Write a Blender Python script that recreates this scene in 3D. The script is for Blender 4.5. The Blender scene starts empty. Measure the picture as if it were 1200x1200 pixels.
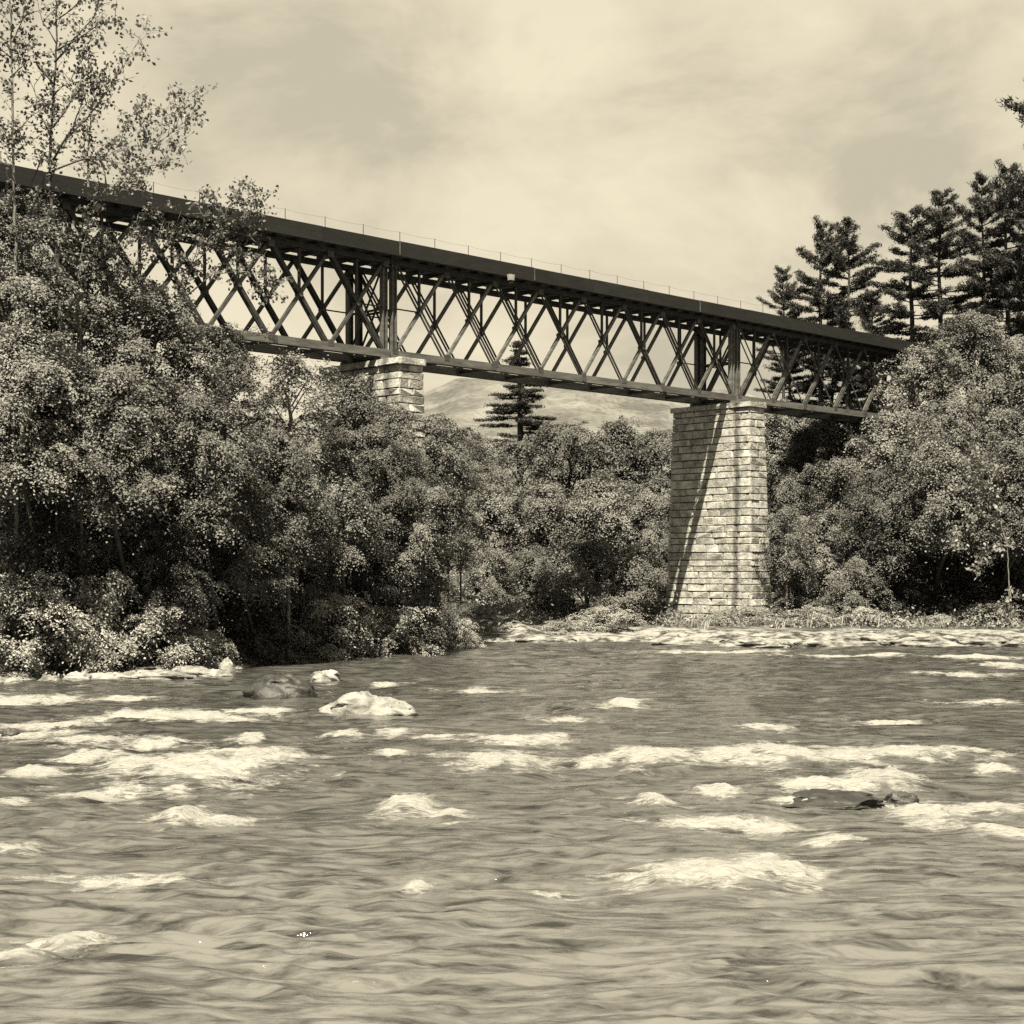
import bpy, math, random
import numpy as np
from mathutils import Vector, Matrix

# ------------------------------------------------------------------ camera, light, sky
SC = bpy.context.scene
COL = SC.collection
F, YH, ZC = 1800.0, 665.0, 3.75            # focal length (px of a 1200 px frame), horizon row, eye height over the water

cam_d = bpy.data.cameras.new('camera')
cam = bpy.data.objects.new('camera', cam_d); COL.objects.link(cam)
cam.location = (0, 0, ZC); cam.rotation_euler = (math.radians(90), 0, 0)
cam_d.sensor_width = 36; cam_d.lens = 36 * F / 1200
cam_d.shift_y = (YH - 600) / 1200
cam_d.clip_start = 0.1; cam_d.clip_end = 20000
SC.camera = cam

SUN_DIR = Vector((0.12, 0.54, -1.0)).normalized()      # the way the light travels
SUN_EL = math.asin(-SUN_DIR.z)
SUN_AZ = math.atan2(-SUN_DIR.x, -SUN_DIR.y)
sd = bpy.data.lights.new('sun', 'SUN'); sd.energy = 5.0; sd.angle = math.radians(0.5); sd.color = (1, .915, .71)
sun = bpy.data.objects.new('sun', sd); COL.objects.link(sun)
sun.rotation_euler = SUN_DIR.to_track_quat('-Z', 'Y').to_euler(); sun.location = (0, -50, 120)

W = bpy.data.worlds.new('World'); SC.world = W; W.use_nodes = True
def build_sky():
    nt = W.node_tree; N = nt.nodes; L = nt.links; N.clear()
    out = N.new('ShaderNodeOutputWorld'); bg = N.new('ShaderNodeBackground'); bg.inputs['Strength'].default_value = 0.0505
    sky = N.new('ShaderNodeTexSky'); sky.sky_type = 'NISHITA'; sky.sun_disc = False
    sky.sun_elevation = SUN_EL; sky.sun_rotation = SUN_AZ
    bw = N.new('ShaderNodeRGBToBW'); L.new(sky.outputs[0], bw.inputs[0])
    clear = N.new('ShaderNodeMix'); clear.data_type = 'RGBA'; clear.blend_type = 'MULTIPLY'; clear.inputs[0].default_value = 1
    L.new(bw.outputs[0], clear.inputs[6]); clear.inputs[7].default_value = (1.0, .90, .665, 1)
    tc = N.new('ShaderNodeTexCoord')
    mp = N.new('ShaderNodeMapping'); mp.inputs['Scale'].default_value = (1.0, 1.0, 1.7); mp.inputs['Location'].default_value = (1.7, .6, 2.3)
    L.new(tc.outputs['Generated'], mp.inputs[0])
    n1 = N.new('ShaderNodeTexNoise'); n1.inputs['Scale'].default_value = 5.0; n1.inputs['Detail'].default_value = 9; n1.inputs['Roughness'].default_value = .58
    n1.inputs['Distortion'].default_value = .3
    L.new(mp.outputs[0], n1.inputs['Vector'])
    r1 = N.new('ShaderNodeValToRGB'); r1.color_ramp.elements[0].position = .37; r1.color_ramp.elements[1].position = .60
    r1.color_ramp.elements[0].color = (2.75, 2.50, 1.88, 1); r1.color_ramp.elements[1].color = (4.2, 3.75, 2.78, 1)
    e_ = r1.color_ramp.elements.new(.475); e_.color = (3.58, 3.19, 2.36, 1)
    L.new(n1.outputs[0], r1.inputs[0])
    n2 = N.new('ShaderNodeTexNoise'); n2.inputs['Scale'].default_value = 1.7; n2.inputs['Detail'].default_value = 5; n2.inputs['Roughness'].default_value = .55
    mp2 = N.new('ShaderNodeMapping'); mp2.inputs['Scale'].default_value = (1.0, 1.0, 2.4); mp2.inputs['Location'].default_value = (2.4, 5.1, 1.3)
    L.new(tc.outputs['Generated'], mp2.inputs[0]); L.new(mp2.outputs[0], n2.inputs['Vector'])
    r2 = N.new('ShaderNodeValToRGB'); r2.color_ramp.elements[0].position = .10; r2.color_ramp.elements[1].position = .46; r2.color_ramp.elements[0].color = (.5, .5, .5, 1)
    L.new(n2.outputs[0], r2.inputs[0])
    # cloud cover thinned above the view to deepen the shade: mostly clear overhead
    nz = N.new('ShaderNodeVectorMath'); nz.operation = 'NORMALIZE'; L.new(tc.outputs['Generated'], nz.inputs[0])
    sz = N.new('ShaderNodeSeparateXYZ'); L.new(nz.outputs[0], sz.inputs[0])
    cv = N.new('ShaderNodeMapRange'); cv.interpolation_type = 'SMOOTHSTEP'; cv.inputs['From Min'].default_value = .29; cv.inputs['From Max'].default_value = .62
    cv.inputs['To Min'].default_value = 1; cv.inputs['To Max'].default_value = .15; L.new(sz.outputs['Z'], cv.inputs['Value'])
    cm = N.new('ShaderNodeMath'); cm.operation = 'MULTIPLY'; L.new(r2.outputs[0], cm.inputs[0]); L.new(cv.outputs[0], cm.inputs[1])
    mx = N.new('ShaderNodeMix'); mx.data_type = 'RGBA'
    L.new(cm.outputs[0], mx.inputs[0]); L.new(clear.outputs[2], mx.inputs[6]); L.new(r1.outputs[0], mx.inputs[7])
    L.new(mx.outputs[2], bg.inputs[0]); L.new(bg.outputs[0], out.inputs[0])
build_sky()
SC.view_settings.view_transform = 'Standard'; SC.view_settings.look = 'None'
SC.view_settings.exposure = 2.07; SC.view_settings.gamma = 1; SC.view_settings.use_curve_mapping = False
SC.cycles.use_denoising = False
SC.cycles.max_bounces = 6; SC.cycles.diffuse_bounces = 1; SC.cycles.glossy_bounces = 3; SC.cycles.transmission_bounces = 3

# ------------------------------------------------------------------ helpers
random.seed(7)
PERM = np.random.RandomState(11).permutation(4096)
GR = np.random.RandomState(12).uniform(0, 2*np.pi, 4096); GX, GY = np.cos(GR), np.sin(GR)
def noise2(x, y, s=0):
    x = np.asarray(x, float) + s*17.31; y = np.asarray(y, float) + s*9.77
    xi = np.floor(x).astype(np.int64); yi = np.floor(y).astype(np.int64); fx = x-xi; fy = y-yi
    def g(i, j):
        k = PERM[(PERM[(xi+i) % 4096] + (yi+j)) % 4096]
        return GX[k]*(fx-i) + GY[k]*(fy-j)
    u = fx*fx*fx*(fx*(fx*6-15)+10); v = fy*fy*fy*(fy*(fy*6-15)+10)
    a = g(0, 0)*(1-u)+g(1, 0)*u; b = g(0, 1)*(1-u)+g(1, 1)*u
    return (a*(1-v)+b*v)*1.5
def fbm(x, y, o=4, s=0, gain=.5):
    t = 0; a = 1.0
    for k in range(o):
        t = t + a*noise2(x*2**k, y*2**k, s+k); a *= gain
    return t
def sstep(a, b, x):
    t = np.clip((x-a)/(b-a), 0, 1); return t*t*(3-2*t)

def mesh_np(name, V, Fc, nper, mat=None, shade=None, smooth=False, attrs=None):
    me = bpy.data.meshes.new(name)
    V = np.asarray(V, np.float32); Fc = np.asarray(Fc, np.int32)
    nf = len(Fc)
    me.vertices.add(len(V)); me.vertices.foreach_set('co', V.ravel())
    me.loops.add(nf*nper); me.loops.foreach_set('vertex_index', Fc.ravel())
    me.polygons.add(nf); me.polygons.foreach_set('loop_start', np.arange(nf, dtype=np.int32)*nper)
    me.polygons.foreach_set('loop_total', np.full(nf, nper, np.int32))
    me.update(calc_edges=True)
    if smooth: me.polygons.foreach_set('use_smooth', np.ones(nf, bool))
    if shade is not None:
        at = me.attributes.new('shade', 'FLOAT', 'FACE'); at.data.foreach_set('value', np.asarray(shade, np.float32))
    for k, v in (attrs or {}).items():
        at = me.attributes.new(k, 'FLOAT', 'POINT'); at.data.foreach_set('value', np.asarray(v, np.float32))
    if mat: me.materials.append(mat)
    return me

class MB:
    """collects boxes, bars and tubes into one mesh"""
    def __init__(s): s.v = []; s.f = []
    def add(s, vs, fs):
        o = len(s.v); s.v += [tuple(p) for p in vs]; s.f += [tuple(i+o for i in f) for f in fs]
    def box(s, x0, x1, y0, y1, z0, z1):
        s.add([(x0,y0,z0),(x1,y0,z0),(x1,y1,z0),(x0,y1,z0),(x0,y0,z1),(x1,y0,z1),(x1,y1,z1),(x0,y1,z1)],
              [(0,3,2,1),(4,5,6,7),(0,1,5,4),(1,2,6,5),(2,3,7,6),(3,0,4,7)])
    def bar(s, p, q, w, t, side=(0,1,0), w2=None):
        """box from p to q, t thick along side, w across"""
        p = Vector(p); q = Vector(q); a = (q-p).normalized(); sd_ = Vector(side).normalized(); u = a.cross(sd_).normalized()
        w2 = w if w2 is None else w2; vs = []
        for c, ww in ((p, w), (q, w2)):
            for i, j in ((-1,-1),(1,-1),(1,1),(-1,1)): vs.append(c + u*(i*ww/2) + sd_*(j*t/2))
        s.add(vs, [(0,1,2,3),(7,6,5,4),(0,4,5,1),(1,5,6,2),(2,6,7,3),(3,7,4,0)])
    def tube(s, pts, rad, n=6):
        pts = [Vector(p) for p in pts]; rings = []
        for i, p in enumerate(pts):
            a = (pts[min(i+1, len(pts)-1)] - pts[max(i-1, 0)])
            a = a.normalized() if a.length > 1e-9 else Vector((0,0,1))
            ref = Vector((1,0,0)) if abs(a.x) < .8 else Vector((0,1,0))
            u = a.cross(ref).normalized(); v = a.cross(u)
            r = rad[i] if hasattr(rad, '__len__') else rad
            rings.append([p + u*(r*math.cos(2*math.pi*k/n)) + v*(r*math.sin(2*math.pi*k/n)) for k in range(n)])
        vs = [q for r in rings for q in r]; fs = []
        for i in range(len(pts)-1):
            for k in range(n):
                fs.append((i*n+k, i*n+(k+1) % n, (i+1)*n+(k+1) % n, (i+1)*n+k))
        fs.append(tuple(range(n))[::-1]); fs.append(tuple((len(pts)-1)*n+k for k in range(n)))
        s.add(vs, fs)
    def mesh(s, name, mat, smooth=False):
        me = bpy.data.meshes.new(name); me.from_pydata(s.v, [], s.f); me.update()
        if mat: me.materials.append(mat)
        if smooth: me.polygons.foreach_set('use_smooth', np.ones(len(me.polygons), bool))
        return me
    def build(s, name, mat, parent=None, smooth=False): return link(name, s.mesh(name, mat, smooth), parent)

def link(name, data, parent=None, loc=None):
    o = bpy.data.objects.new(name, data); COL.objects.link(o)
    if parent is not None: o.parent = parent
    if loc is not None: o.location = loc
    return o
def tag(o, label=None, cat=None, group=None, kind=None):
    if label: o['label'] = label
    if cat: o['category'] = cat
    if group: o['group'] = group
    if kind: o['kind'] = kind
    return o
def thing(name, label, cat, loc, rz=0, group=None):
    o = link(name, None, None, loc); o.rotation_euler = (0, 0, rz); o.empty_display_size = .5
    return tag(o, label, cat, group)
def at(px, py, Y):
    """a point of the place at distance Y seen at pixel (px, py) of the photograph"""
    return Vector(((px-600)/F*Y, Y, ZC - (py-YH)/F*Y))
def on_water(px, py):
    Y = ZC*F/(py-YH); return Vector(((px-600)/F*Y, Y, 0))

# ------------------------------------------------------------------ materials (neutral greys: a monochrome print)
TINT = (1.0, .985, .93)
def grey(v): return (v*TINT[0], v*TINT[1], v*TINT[2], 1)
def new_mat(name):
    m = bpy.data.materials.new(name); m.use_nodes = True
    nt = m.node_tree; b = nt.nodes['Principled BSDF']; return m, nt, b
def noise_mat(name, lo, hi, *a_, tone=(.78, 1.18), **k_): return noise_mat_(name, lo, hi, tone, *a_, **k_)
def noise_mat_(name, lo, hi, tone, scale=3, detail=6, rough=.8, bump=.0, bscale=20, stretch=(1,1,1), spec=.3, p0=.35, p1=.68, dist=.0):
    m, nt, b = new_mat(name); N, L = nt.nodes, nt.links
    tc = N.new('ShaderNodeTexCoord'); mp = N.new('ShaderNodeMapping'); mp.inputs['Scale'].default_value = stretch
    L.new(tc.outputs['Object'], mp.inputs[0])
    oi = N.new('ShaderNodeObjectInfo'); ad = N.new('ShaderNodeVectorMath'); ad.operation = 'ADD'
    mm = N.new('ShaderNodeMath'); mm.operation = 'MULTIPLY'; mm.inputs[1].default_value = 37
    L.new(oi.outputs['Random'], mm.inputs[0]); L.new(mp.outputs[0], ad.inputs[0]); L.new(mm.outputs[0], ad.inputs[1])
    n = N.new('ShaderNodeTexNoise'); n.inputs['Scale'].default_value = scale; n.inputs['Detail'].default_value = detail; n.inputs['Roughness'].default_value = .62
    n.inputs['Distortion'].default_value = dist
    L.new(ad.outputs[0], n.inputs['Vector'])
    r = N.new('ShaderNodeValToRGB'); r.color_ramp.elements[0].position = p0; r.color_ramp.elements[1].position = p1
    r.color_ramp.elements[0].color = grey(lo); r.color_ramp.elements[1].color = grey(hi)
    L.new(n.outputs[0], r.inputs[0])
    # each piece a little lighter or darker than its neighbour
    mr = N.new('ShaderNodeMapRange'); mr.inputs['To Min'].default_value = tone[0]; mr.inputs['To Max'].default_value = tone[1]
    L.new(oi.outputs['Random'], mr.inputs['Value'])
    mu = N.new('ShaderNodeMix'); mu.data_type = 'RGBA'; mu.blend_type = 'MULTIPLY'; mu.inputs[0].default_value = 1
    L.new(r.outputs[0], mu.inputs[6]); L.new(mr.outputs[0], mu.inputs[7])
    L.new(mu.outputs[2], b.inputs['Base Color'])
    b.inputs['Roughness'].default_value = rough; b.inputs['Specular IOR Level'].default_value = spec
    if bump:
        n2 = N.new('ShaderNodeTexNoise'); n2.inputs['Scale'].default_value = bscale; n2.inputs['Detail'].default_value = 5
        L.new(ad.outputs[0], n2.inputs['Vector'])
        bp = N.new('ShaderNodeBump'); bp.inputs['Strength'].default_value = bump; bp.inputs['Distance'].default_value = .05
        L.new(n2.outputs[0], bp.inputs['Height']); L.new(bp.outputs[0], b.inputs['Normal'])
    return m
def leaf_mat(name, lo, hi, rough=.5, spec=.35, trans=.25, tone=(.62, 1.2)):
    m, nt, b = new_mat(name); N, L = nt.nodes, nt.links
    a = N.new('ShaderNodeAttribute'); a.attribute_name = 'shade'
    r = N.new('ShaderNodeValToRGB'); r.color_ramp.elements[0].color = grey(lo); r.color_ramp.elements[1].color = grey(hi)
    L.new(a.outputs['Fac'], r.inputs[0])
    oi = N.new('ShaderNodeObjectInfo'); mr = N.new('ShaderNodeMapRange'); mr.inputs['To Min'].default_value = tone[0]; mr.inputs['To Max'].default_value = tone[1]
    L.new(oi.outputs['Random'], mr.inputs['Value'])
    mu = N.new('ShaderNodeMix'); mu.data_type = 'RGBA'; mu.blend_type = 'MULTIPLY'; mu.inputs[0].default_value = 1
    L.new(r.outputs[0], mu.inputs[6]); L.new(mr.outputs[0], mu.inputs[7])
    L.new(mu.outputs[2], b.inputs['Base Color']); b.inputs['Roughness'].default_value = rough; b.inputs['Specular IOR Level'].default_value = spec
    tr = N.new('ShaderNodeBsdfTranslucent'); L.new(mu.outputs[2], tr.inputs[0])
    mx = N.new('ShaderNodeMixShader'); mx.inputs[0].default_value = trans
    L.new(b.outputs[0], mx.inputs[1]); L.new(tr.outputs[0], mx.inputs[2]); L.new(mx.outputs[0], N['Material Output'].inputs[0])
    return m
M = dict(
    leaf=leaf_mat('leaf', 0.05407, 0.137, .55, .2, .15), leaf_light=leaf_mat('leaf_light', 0.0793, 0.1802, .55, .2, .15), leaf_shade=leaf_mat('leaf_shade', 0.01802, 0.04325, .5, .3, .1), leaf_shrub=leaf_mat('leaf_shrub', 0.1335, 0.2759, .55, .2, .2, (.9, 1.1)), needle=leaf_mat('needle', 0.01586, 0.03749, .6, .25, .1),  # the near-black leaf copy has the hollows' deep shade in its colour
    bark=noise_mat('bark', 0.01602, 0.0445, 4, bump=.4, bscale=12, stretch=(1,1,.25)),
    bark_pale=noise_mat('bark_pale', 0.05046, 0.173, 5, bump=.3, bscale=10, stretch=(1,1,.4)),
    black_paint=noise_mat('black_paint', 0.002884, 0.008651, 2, rough=.75, bump=.15, bscale=14, stretch=(.5,1,2)),
    steel=noise_mat('steel', 0.01766, 0.05551, 3, rough=.6, bump=.1, spec=.4),
    steel_dark=noise_mat('steel_dark', 0.0111, 0.03027, 3, rough=.65, bump=.1, spec=.3),
    chord=noise_mat('chord', 0.04152, 0.09864, 1.6, rough=.65, bump=.15, stretch=(.5,1,3)),
    plank=noise_mat('plank', 0.03605, 0.0793, 2, rough=.9, bump=.3),
    white=noise_mat('white_paint', 0.1802, 0.2884, 2, rough=.6),
    stone=noise_mat('stone', 0.09372, 0.3028, 2.2, detail=8, rough=.9, bump=.8, tone=(.74, 1.12), bscale=9, p0=.30, p1=.62),
    mortar=noise_mat('mortar', 0.03605, 0.08651, 4, rough=.95),
    boulder=noise_mat('boulder', 0.0623, 0.1825, 2.6, detail=10, rough=.85, bump=.8, bscale=7, p0=.38, p1=.60), ledge_rock=noise_mat('ledge_rock', 0.0267, 0.1691, 1.5, detail=10, rough=.9, bump=.8, bscale=6, stretch=(1, 1, 3), p0=.40, p1=.58),
    boulder_dark=noise_mat('boulder_dark', 0.005767, 0.03605, 3, detail=8, rough=.6, bump=.8, bscale=7, spec=.35),
)

# ------------------------------------------------------------------ river, terrain
LEFT_BANK = [(-260, 835), (-130, 812), (0, 798), (120, 792), (270, 788), (300, 779), (350, 770), (430, 767), (505, 763), (545, 757)]
RIGHT_BANK = [(560, 751), (620, 752), (700, 751), (770, 752), (830, 755), (930, 755), (1050, 755), (1200, 756), (1500, 760)]
lb = [on_water(*p) for p in LEFT_BANK]; rb = [on_water(*p) for p in RIGHT_BANK]
poly = [(-60, -60), (-60, 20), (-36, 33)] + [(p.x, p.y) for p in lb] + [(-6, 79), (-12, 83), (-30, 92), (-80, 110), (-90, 126), (-34, 104), (-12, 90)] \
       + [(p.x, p.y) for p in rb] + [(60, 62), (110, 40), (110, -60)]
poly = np.array(poly)
def river_dist(X, Y):
    """signed distance to the river's edge: positive on land"""
    X = np.asarray(X, float); Y = np.asarray(Y, float)
    best = np.full(X.shape, 1e9); inside = np.zeros(X.shape, bool)
    for i in range(len(poly)):
        x0, y0 = poly[i]; x1, y1 = poly[(i+1) % len(poly)]
        dx, dy = x1-x0, y1-y0; t = np.clip(((X-x0)*dx+(Y-y0)*dy)/(dx*dx+dy*dy), 0, 1)
        best = np.minimum(best, np.hypot(X-x0-t*dx, Y-y0-t*dy))
        c = ((y0 > Y) != (y1 > Y)) & (X < (x1-x0)*(Y-y0)/((y1-y0) if y1 != y0 else 1e-9)+x0)
        inside ^= c
    return np.where(inside, -best, best)
def ground(X, Y):
    X = np.asarray(X, float); Y = np.asarray(Y, float)
    d = river_dist(X, Y) + .9*fbm(X*.35, Y*.35, 3, 5)*np.clip((Y-30)/30, 0, 1)
    left = sstep(6, -2, X + (Y-70)*.25)                       # 1 on the left bank
    dl = np.clip(d, 0, None)
    zl = .25*sstep(0, .8, dl) + .62*np.clip(dl-1.2, 0, 13) + .12*np.clip(dl-14, 0, 40)
    ledge = .18*sstep(0, .7, dl) + .16*sstep(2.2, 3.0, dl + .8*noise2(X*.3, Y*.3, 3)) + .015*dl
    wide = sstep(-4, 9, X) * 10.5 + 1.5                        # the bare ledge is wide by the pier
    zr = ledge + (.16+.2*sstep(14,24,X))*np.clip(dl-wide, 0, 22) + .05*np.clip(dl-wide-22, 0, 60)
    z = np.where(d < 0, np.maximum(-1.6, d*.5), left*zl + (1-left)*zr)
    return z + .12*fbm(X*.9, Y*.9, 3, 8)*np.clip(np.abs(d)*.4, 0.15, 1)

def axis(lo, hi, fine0, fine1, step, grow=1.16):
    a = list(np.arange(fine0, fine1+1e-6, step)); s = step; x = a[-1]
    while x < hi: s *= grow; x += s; a.append(x)
    s = step; x = a[0]; pre = []
    while x > lo: s *= grow; x -= s; pre.append(x)
    return np.array(pre[::-1] + a)
def grid_mesh(name, X, Y, Z, mat, attrs=None):
    r, c = X.shape; idx = np.arange(r*c).reshape(r, c)
    Fq = np.stack([idx[:-1, :-1], idx[:-1, 1:], idx[1:, 1:], idx[1:, :-1]], -1).reshape(-1, 4)
    return mesh_np(name, np.stack([X, Y, Z], -1).reshape(-1, 3), Fq, 4, mat, smooth=True, attrs={k: v.ravel() for k, v in (attrs or {}).items()})
def ground_mat():
    m, nt, b = new_mat('ground'); N, L = nt.nodes, nt.links
    a = N.new('ShaderNodeAttribute'); a.attribute_name = 'rock'
    tc = N.new('ShaderNodeTexCoord'); n = N.new('ShaderNodeTexNoise'); n.inputs['Scale'].default_value = 1.1; n.inputs['Detail'].default_value = 9; n.inputs['Roughness'].default_value = .7
    L.new(tc.outputs['Object'], n.inputs['Vector'])
    r1 = N.new('ShaderNodeValToRGB'); r1.color_ramp.elements[0].color = grey(.02); r1.color_ramp.elements[1].color = grey(.16); r1.color_ramp.elements[0].position = .43; r1.color_ramp.elements[1].position = .54
    r2 = N.new('ShaderNodeValToRGB'); r2.color_ramp.elements[0].color = grey(.015); r2.color_ramp.elements[1].color = grey(.05); r2.color_ramp.elements[0].position = .35; r2.color_ramp.elements[1].position = .65
    L.new(n.outputs[0], r1.inputs[0]); L.new(n.outputs[0], r2.inputs[0])
    mx = N.new('ShaderNodeMix'); mx.data_type = 'RGBA'; L.new(a.outputs['Fac'], mx.inputs[0]); L.new(r2.outputs[0], mx.inputs[6]); L.new(r1.outputs[0], mx.inputs[7])
    L.new(mx.outputs[2], b.inputs['Base Color']); b.inputs['Roughness'].default_value = .9; b.inputs['Specular IOR Level'].default_value = .2
    bp = N.new('ShaderNodeBump'); bp.inputs['Strength'].default_value = .7; bp.inputs['Distance'].default_value = .2; L.new(n.outputs[0], bp.inputs['Height']); L.new(bp.outputs[0], b.inputs['Normal'])
    return m
xs = axis(-2600, 2600, -48, 52, .55, 1.2); ys = axis(-600, 4200, 40, 112, .45, 1.2)
GXm, GYm = np.meshgrid(xs, ys)
GZ = ground(GXm, GYm)
gd = river_dist(GXm, GYm)
left_m = sstep(6, -2, GXm + (GYm-70)*.25)
rock = np.where(left_m > .5, sstep(2.6, 1.0, gd), sstep(8.5, 6, gd + 2.6*noise2(GXm*.3, GYm*.3, 4) + (1-sstep(-6, 8, GXm))*5.0))
tag(link('ground', grid_mesh('ground', GXm, GYm, GZ, ground_mat(), {'rock': rock})), kind='structure')

# the hills beyond the valley
def hill_mat():
    m, nt, b = new_mat('hill_woods'); N, L = nt.nodes, nt.links
    tc = N.new('ShaderNodeTexCoord'); n = N.new('ShaderNodeTexNoise'); n.inputs['Scale'].default_value = .012; n.inputs['Detail'].default_value = 10; n.inputs['Roughness'].default_value = .66
    v = N.new('ShaderNodeTexVoronoi'); v.inputs['Scale'].default_value = .14; L.new(tc.outputs['Object'], v.inputs['Vector']); L.new(tc.outputs['Object'], n.inputs['Vector'])
    r = N.new('ShaderNodeValToRGB'); r.color_ramp.elements[0].color = grey(.058); r.color_ramp.elements[1].color = grey(.125); r.color_ramp.elements[0].position = .40; r.color_ramp.elements[1].position = .62
    L.new(n.outputs[0], r.inputs[0]); L.new(r.outputs[0], b.inputs['Base Color']); b.inputs['Roughness'].default_value = 1; b.inputs['Specular IOR Level'].default_value = 0
    bp = N.new('ShaderNodeBump'); bp.inputs['Strength'].default_value = 1; bp.inputs['Distance'].default_value = 4; L.new(v.outputs['Distance'], bp.inputs['Height']); L.new(bp.outputs[0], b.inputs['Normal'])
    return m
def hills():
    crest = np.array([(-400, 560), (100, 520), (300, 490), (430, 468), (490, 455), (545, 443), (600, 441), (690, 441), (760, 447), (800, 453), (880, 462), (960, 478), (1100, 470), (1300, 500), (1700, 600)], float)
    n, mrow = 260, 90
    px = np.linspace(-400, 1700, n); t = np.linspace(0, 1, mrow)
    PX, T = np.meshgrid(px, t)
    cy = np.interp(PX, crest[:, 0], crest[:, 1]); Y = 700 + 1000*T
    zc = ZC + (YH-cy)/F*1700
    X = (PX-600)/F*1700 * (1 - .25*(1-T))
    Z = zc*(.10*T + .90*T**1.5) + 7*fbm(X*.008, Y*.008, 4, 2)*T + 2.2*fbm(X*.06, Y*.06, 3, 6)
    back = zc*.2
    X2 = np.vstack([X, X[-1:]*1.2]); Y2 = np.vstack([Y, Y[-1:]+900]); Z2 = np.vstack([Z, back[-1:]])
    tag(link('hills', grid_mesh('hills', X2, Y2, Z2-3, hill_mat())), kind='structure')
hills()

# foam patches of the rapids: pixel centre, half width, half height, crest height
FOAM = [(40,820,60,4,.05),(150,818,30,3,.04),(200,838,75,6,.10),(130,840,30,4,.05),(300,833,40,4,.06),(265,842,45,5,.10),(35,860,45,5,.10),(110,869,60,7,.12),(60,848,50,5,.08),
 (185,872,40,6,.10),(245,900,90,19,.22),(285,885,60,9,.15),(160,898,50,8,.12),(110,888,45,7,.14),(40,905,40,6,.10),(90,931,40,7,.12),(10,938,25,5,.08),(215,955,26,8,.22),(262,960,35,5,.08),(150,925,30,5,.12),(205,926,18,5,.1),
 (20,995,32,5,.08),(405,861,25,6,.16),(293,866,18,6,.15),(460,858,25,4,.08),(455,803,22,2,.04),(530,862,40,4,.07),(600,866,60,4,.08),(585,890,52,10,.22),(455,884,25,4,.05),
 (475,945,32,10,.30),(525,957,28,7,.16),(490,1041,24,6,.12),(635,1044,30,5,.05),(730,827,25,5,.14),(640,866,35,5,.09),(765,886,58,10,.24),(700,890,25,6,.1),(850,886,45,8,.18),(915,884,55,12,.26),(990,884,60,8,.16),(1065,883,65,7,.16),(1140,880,40,5,.10),
 (1040,915,35,12,.30),(970,921,60,7,.16),(1165,903,25,5,.12),(768,942,22,8,.20),(850,928,28,6,.12),(820,964,75,5,.10),(905,968,40,5,.10),(985,942,70,5,.1),(1085,953,50,9,.20),(1160,950,50,8,.14),(1165,976,45,6,.12),(970,984,28,5,.10),
 (845,1028,80,18,.34),(900,1022,50,16,.28),(790,1030,48,14,.26),(935,1025,30,9,.12),(1150,823,38,3,.06),(1180,780,28,3,.06),(1150,770,50,2,.04),(850,764,70,1.6,.03),(985,768,80,1.8,.03),(1130,790,45,2.5,.04),
 (20,1126,45,8,.12),(85,1100,45,4,.04),(150,1032,90,6,.05),(1100,968,30,5,.1),(560,810,40,2,.03),(660,843,30,3,.05),(900,855,30,3,.05),(1050,845,35,3,.06)]
def water_field(X, Y):
    wx = X + .55*noise2(X*.35, Y*.35, 21) ; wy = Y + .8*noise2(X*.22, Y*.3, 22)
    def ridge(lx, ly, s): return 1 - np.sqrt(noise2(wx/lx, wy/ly, s)**2 + .012)*1.8
    far = np.clip(Y/40, .5, 1.25)
    z = .09*far*fbm(wx/4.2, wy/2.6, 2, 30) + .075*(ridge(2.9, 1.0, 33)-.5)
    f1 = np.clip(1.7 - Y/40, .55, 1); f2 = np.clip(1.75 - Y/22, 0, 1); f3 = np.clip(1.6 - Y/17, 0, 1)
    gust = .75 + .7*noise2(X*.22, Y*.16, 44)
    rip = (.066*(ridge(1.5, .5, 35)-.5) + f1*.040*(ridge(.85, .28, 37)-.5))*gust + f2*.013*(ridge(.46, .15, 39)-.5) + f3*.003*(ridge(.25, .085, 41)-.5)
    z = z + rip
    foam = np.zeros_like(X); hump = np.zeros_like(X)
    n1 = fbm(wx*1.3, wy*.8, 3, 50); n2 = noise2(X*5, Y*3.2, 55)
    for px, py, hw, hh, ht in FOAM:
        Yc = ZC*F/(py-YH); Xc = (px-600)/F*Yc
        a = hw/F*Yc; b = max(.25, .5*(ZC*F/(py-hh-YH) - ZC*F/(py+hh-YH)))
        sel = (np.abs(X-Xc) < 2.9*a+1) & (np.abs(Y-Yc) < 3*b+1)
        if not sel.any(): continue
        dx = (X[sel]-Xc)/a; dy = (Y[sel]-Yc)/b
        dd = np.sqrt(dx*dx+dy*dy) + .55*n1[sel] + .16*n2[sel]
        f = sstep(1.6, .32, dd)
        foam[sel] = np.maximum(foam[sel], f)
        st = sstep(.30, .62, 1-np.abs(noise2(wx[sel]*.55, wy[sel]*2.4, 63))*2.6) * sstep(2.6, .8, dd)*.62
        foam[sel] = np.maximum(foam[sel], st)
        hump[sel] = np.maximum(hump[sel], .62*ht*np.exp(-1.3*(dx*dx + (dy+.15)**2)))
    ff = sstep(.35, .8, foam); z = z + hump + ff*(.025*n2 + .035*noise2(X*2.6, Y*2.1, 57) + .02*noise2(X*11, Y*8, 58))
    # small whitecaps where the bigger crests stand up
    cap = sstep(.27, .42, z - .05*noise2(X*.8, Y*.8, 60)) * sstep(-.1, .35, n1)
    foam = np.maximum(foam, cap*.75*sstep(20, 30, Y))
    edge = river_dist(X, Y)
    z = z*sstep(.8, -2.0, edge)*1.0
    return z, foam, rip*sstep(.8, -2.0, edge)
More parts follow.
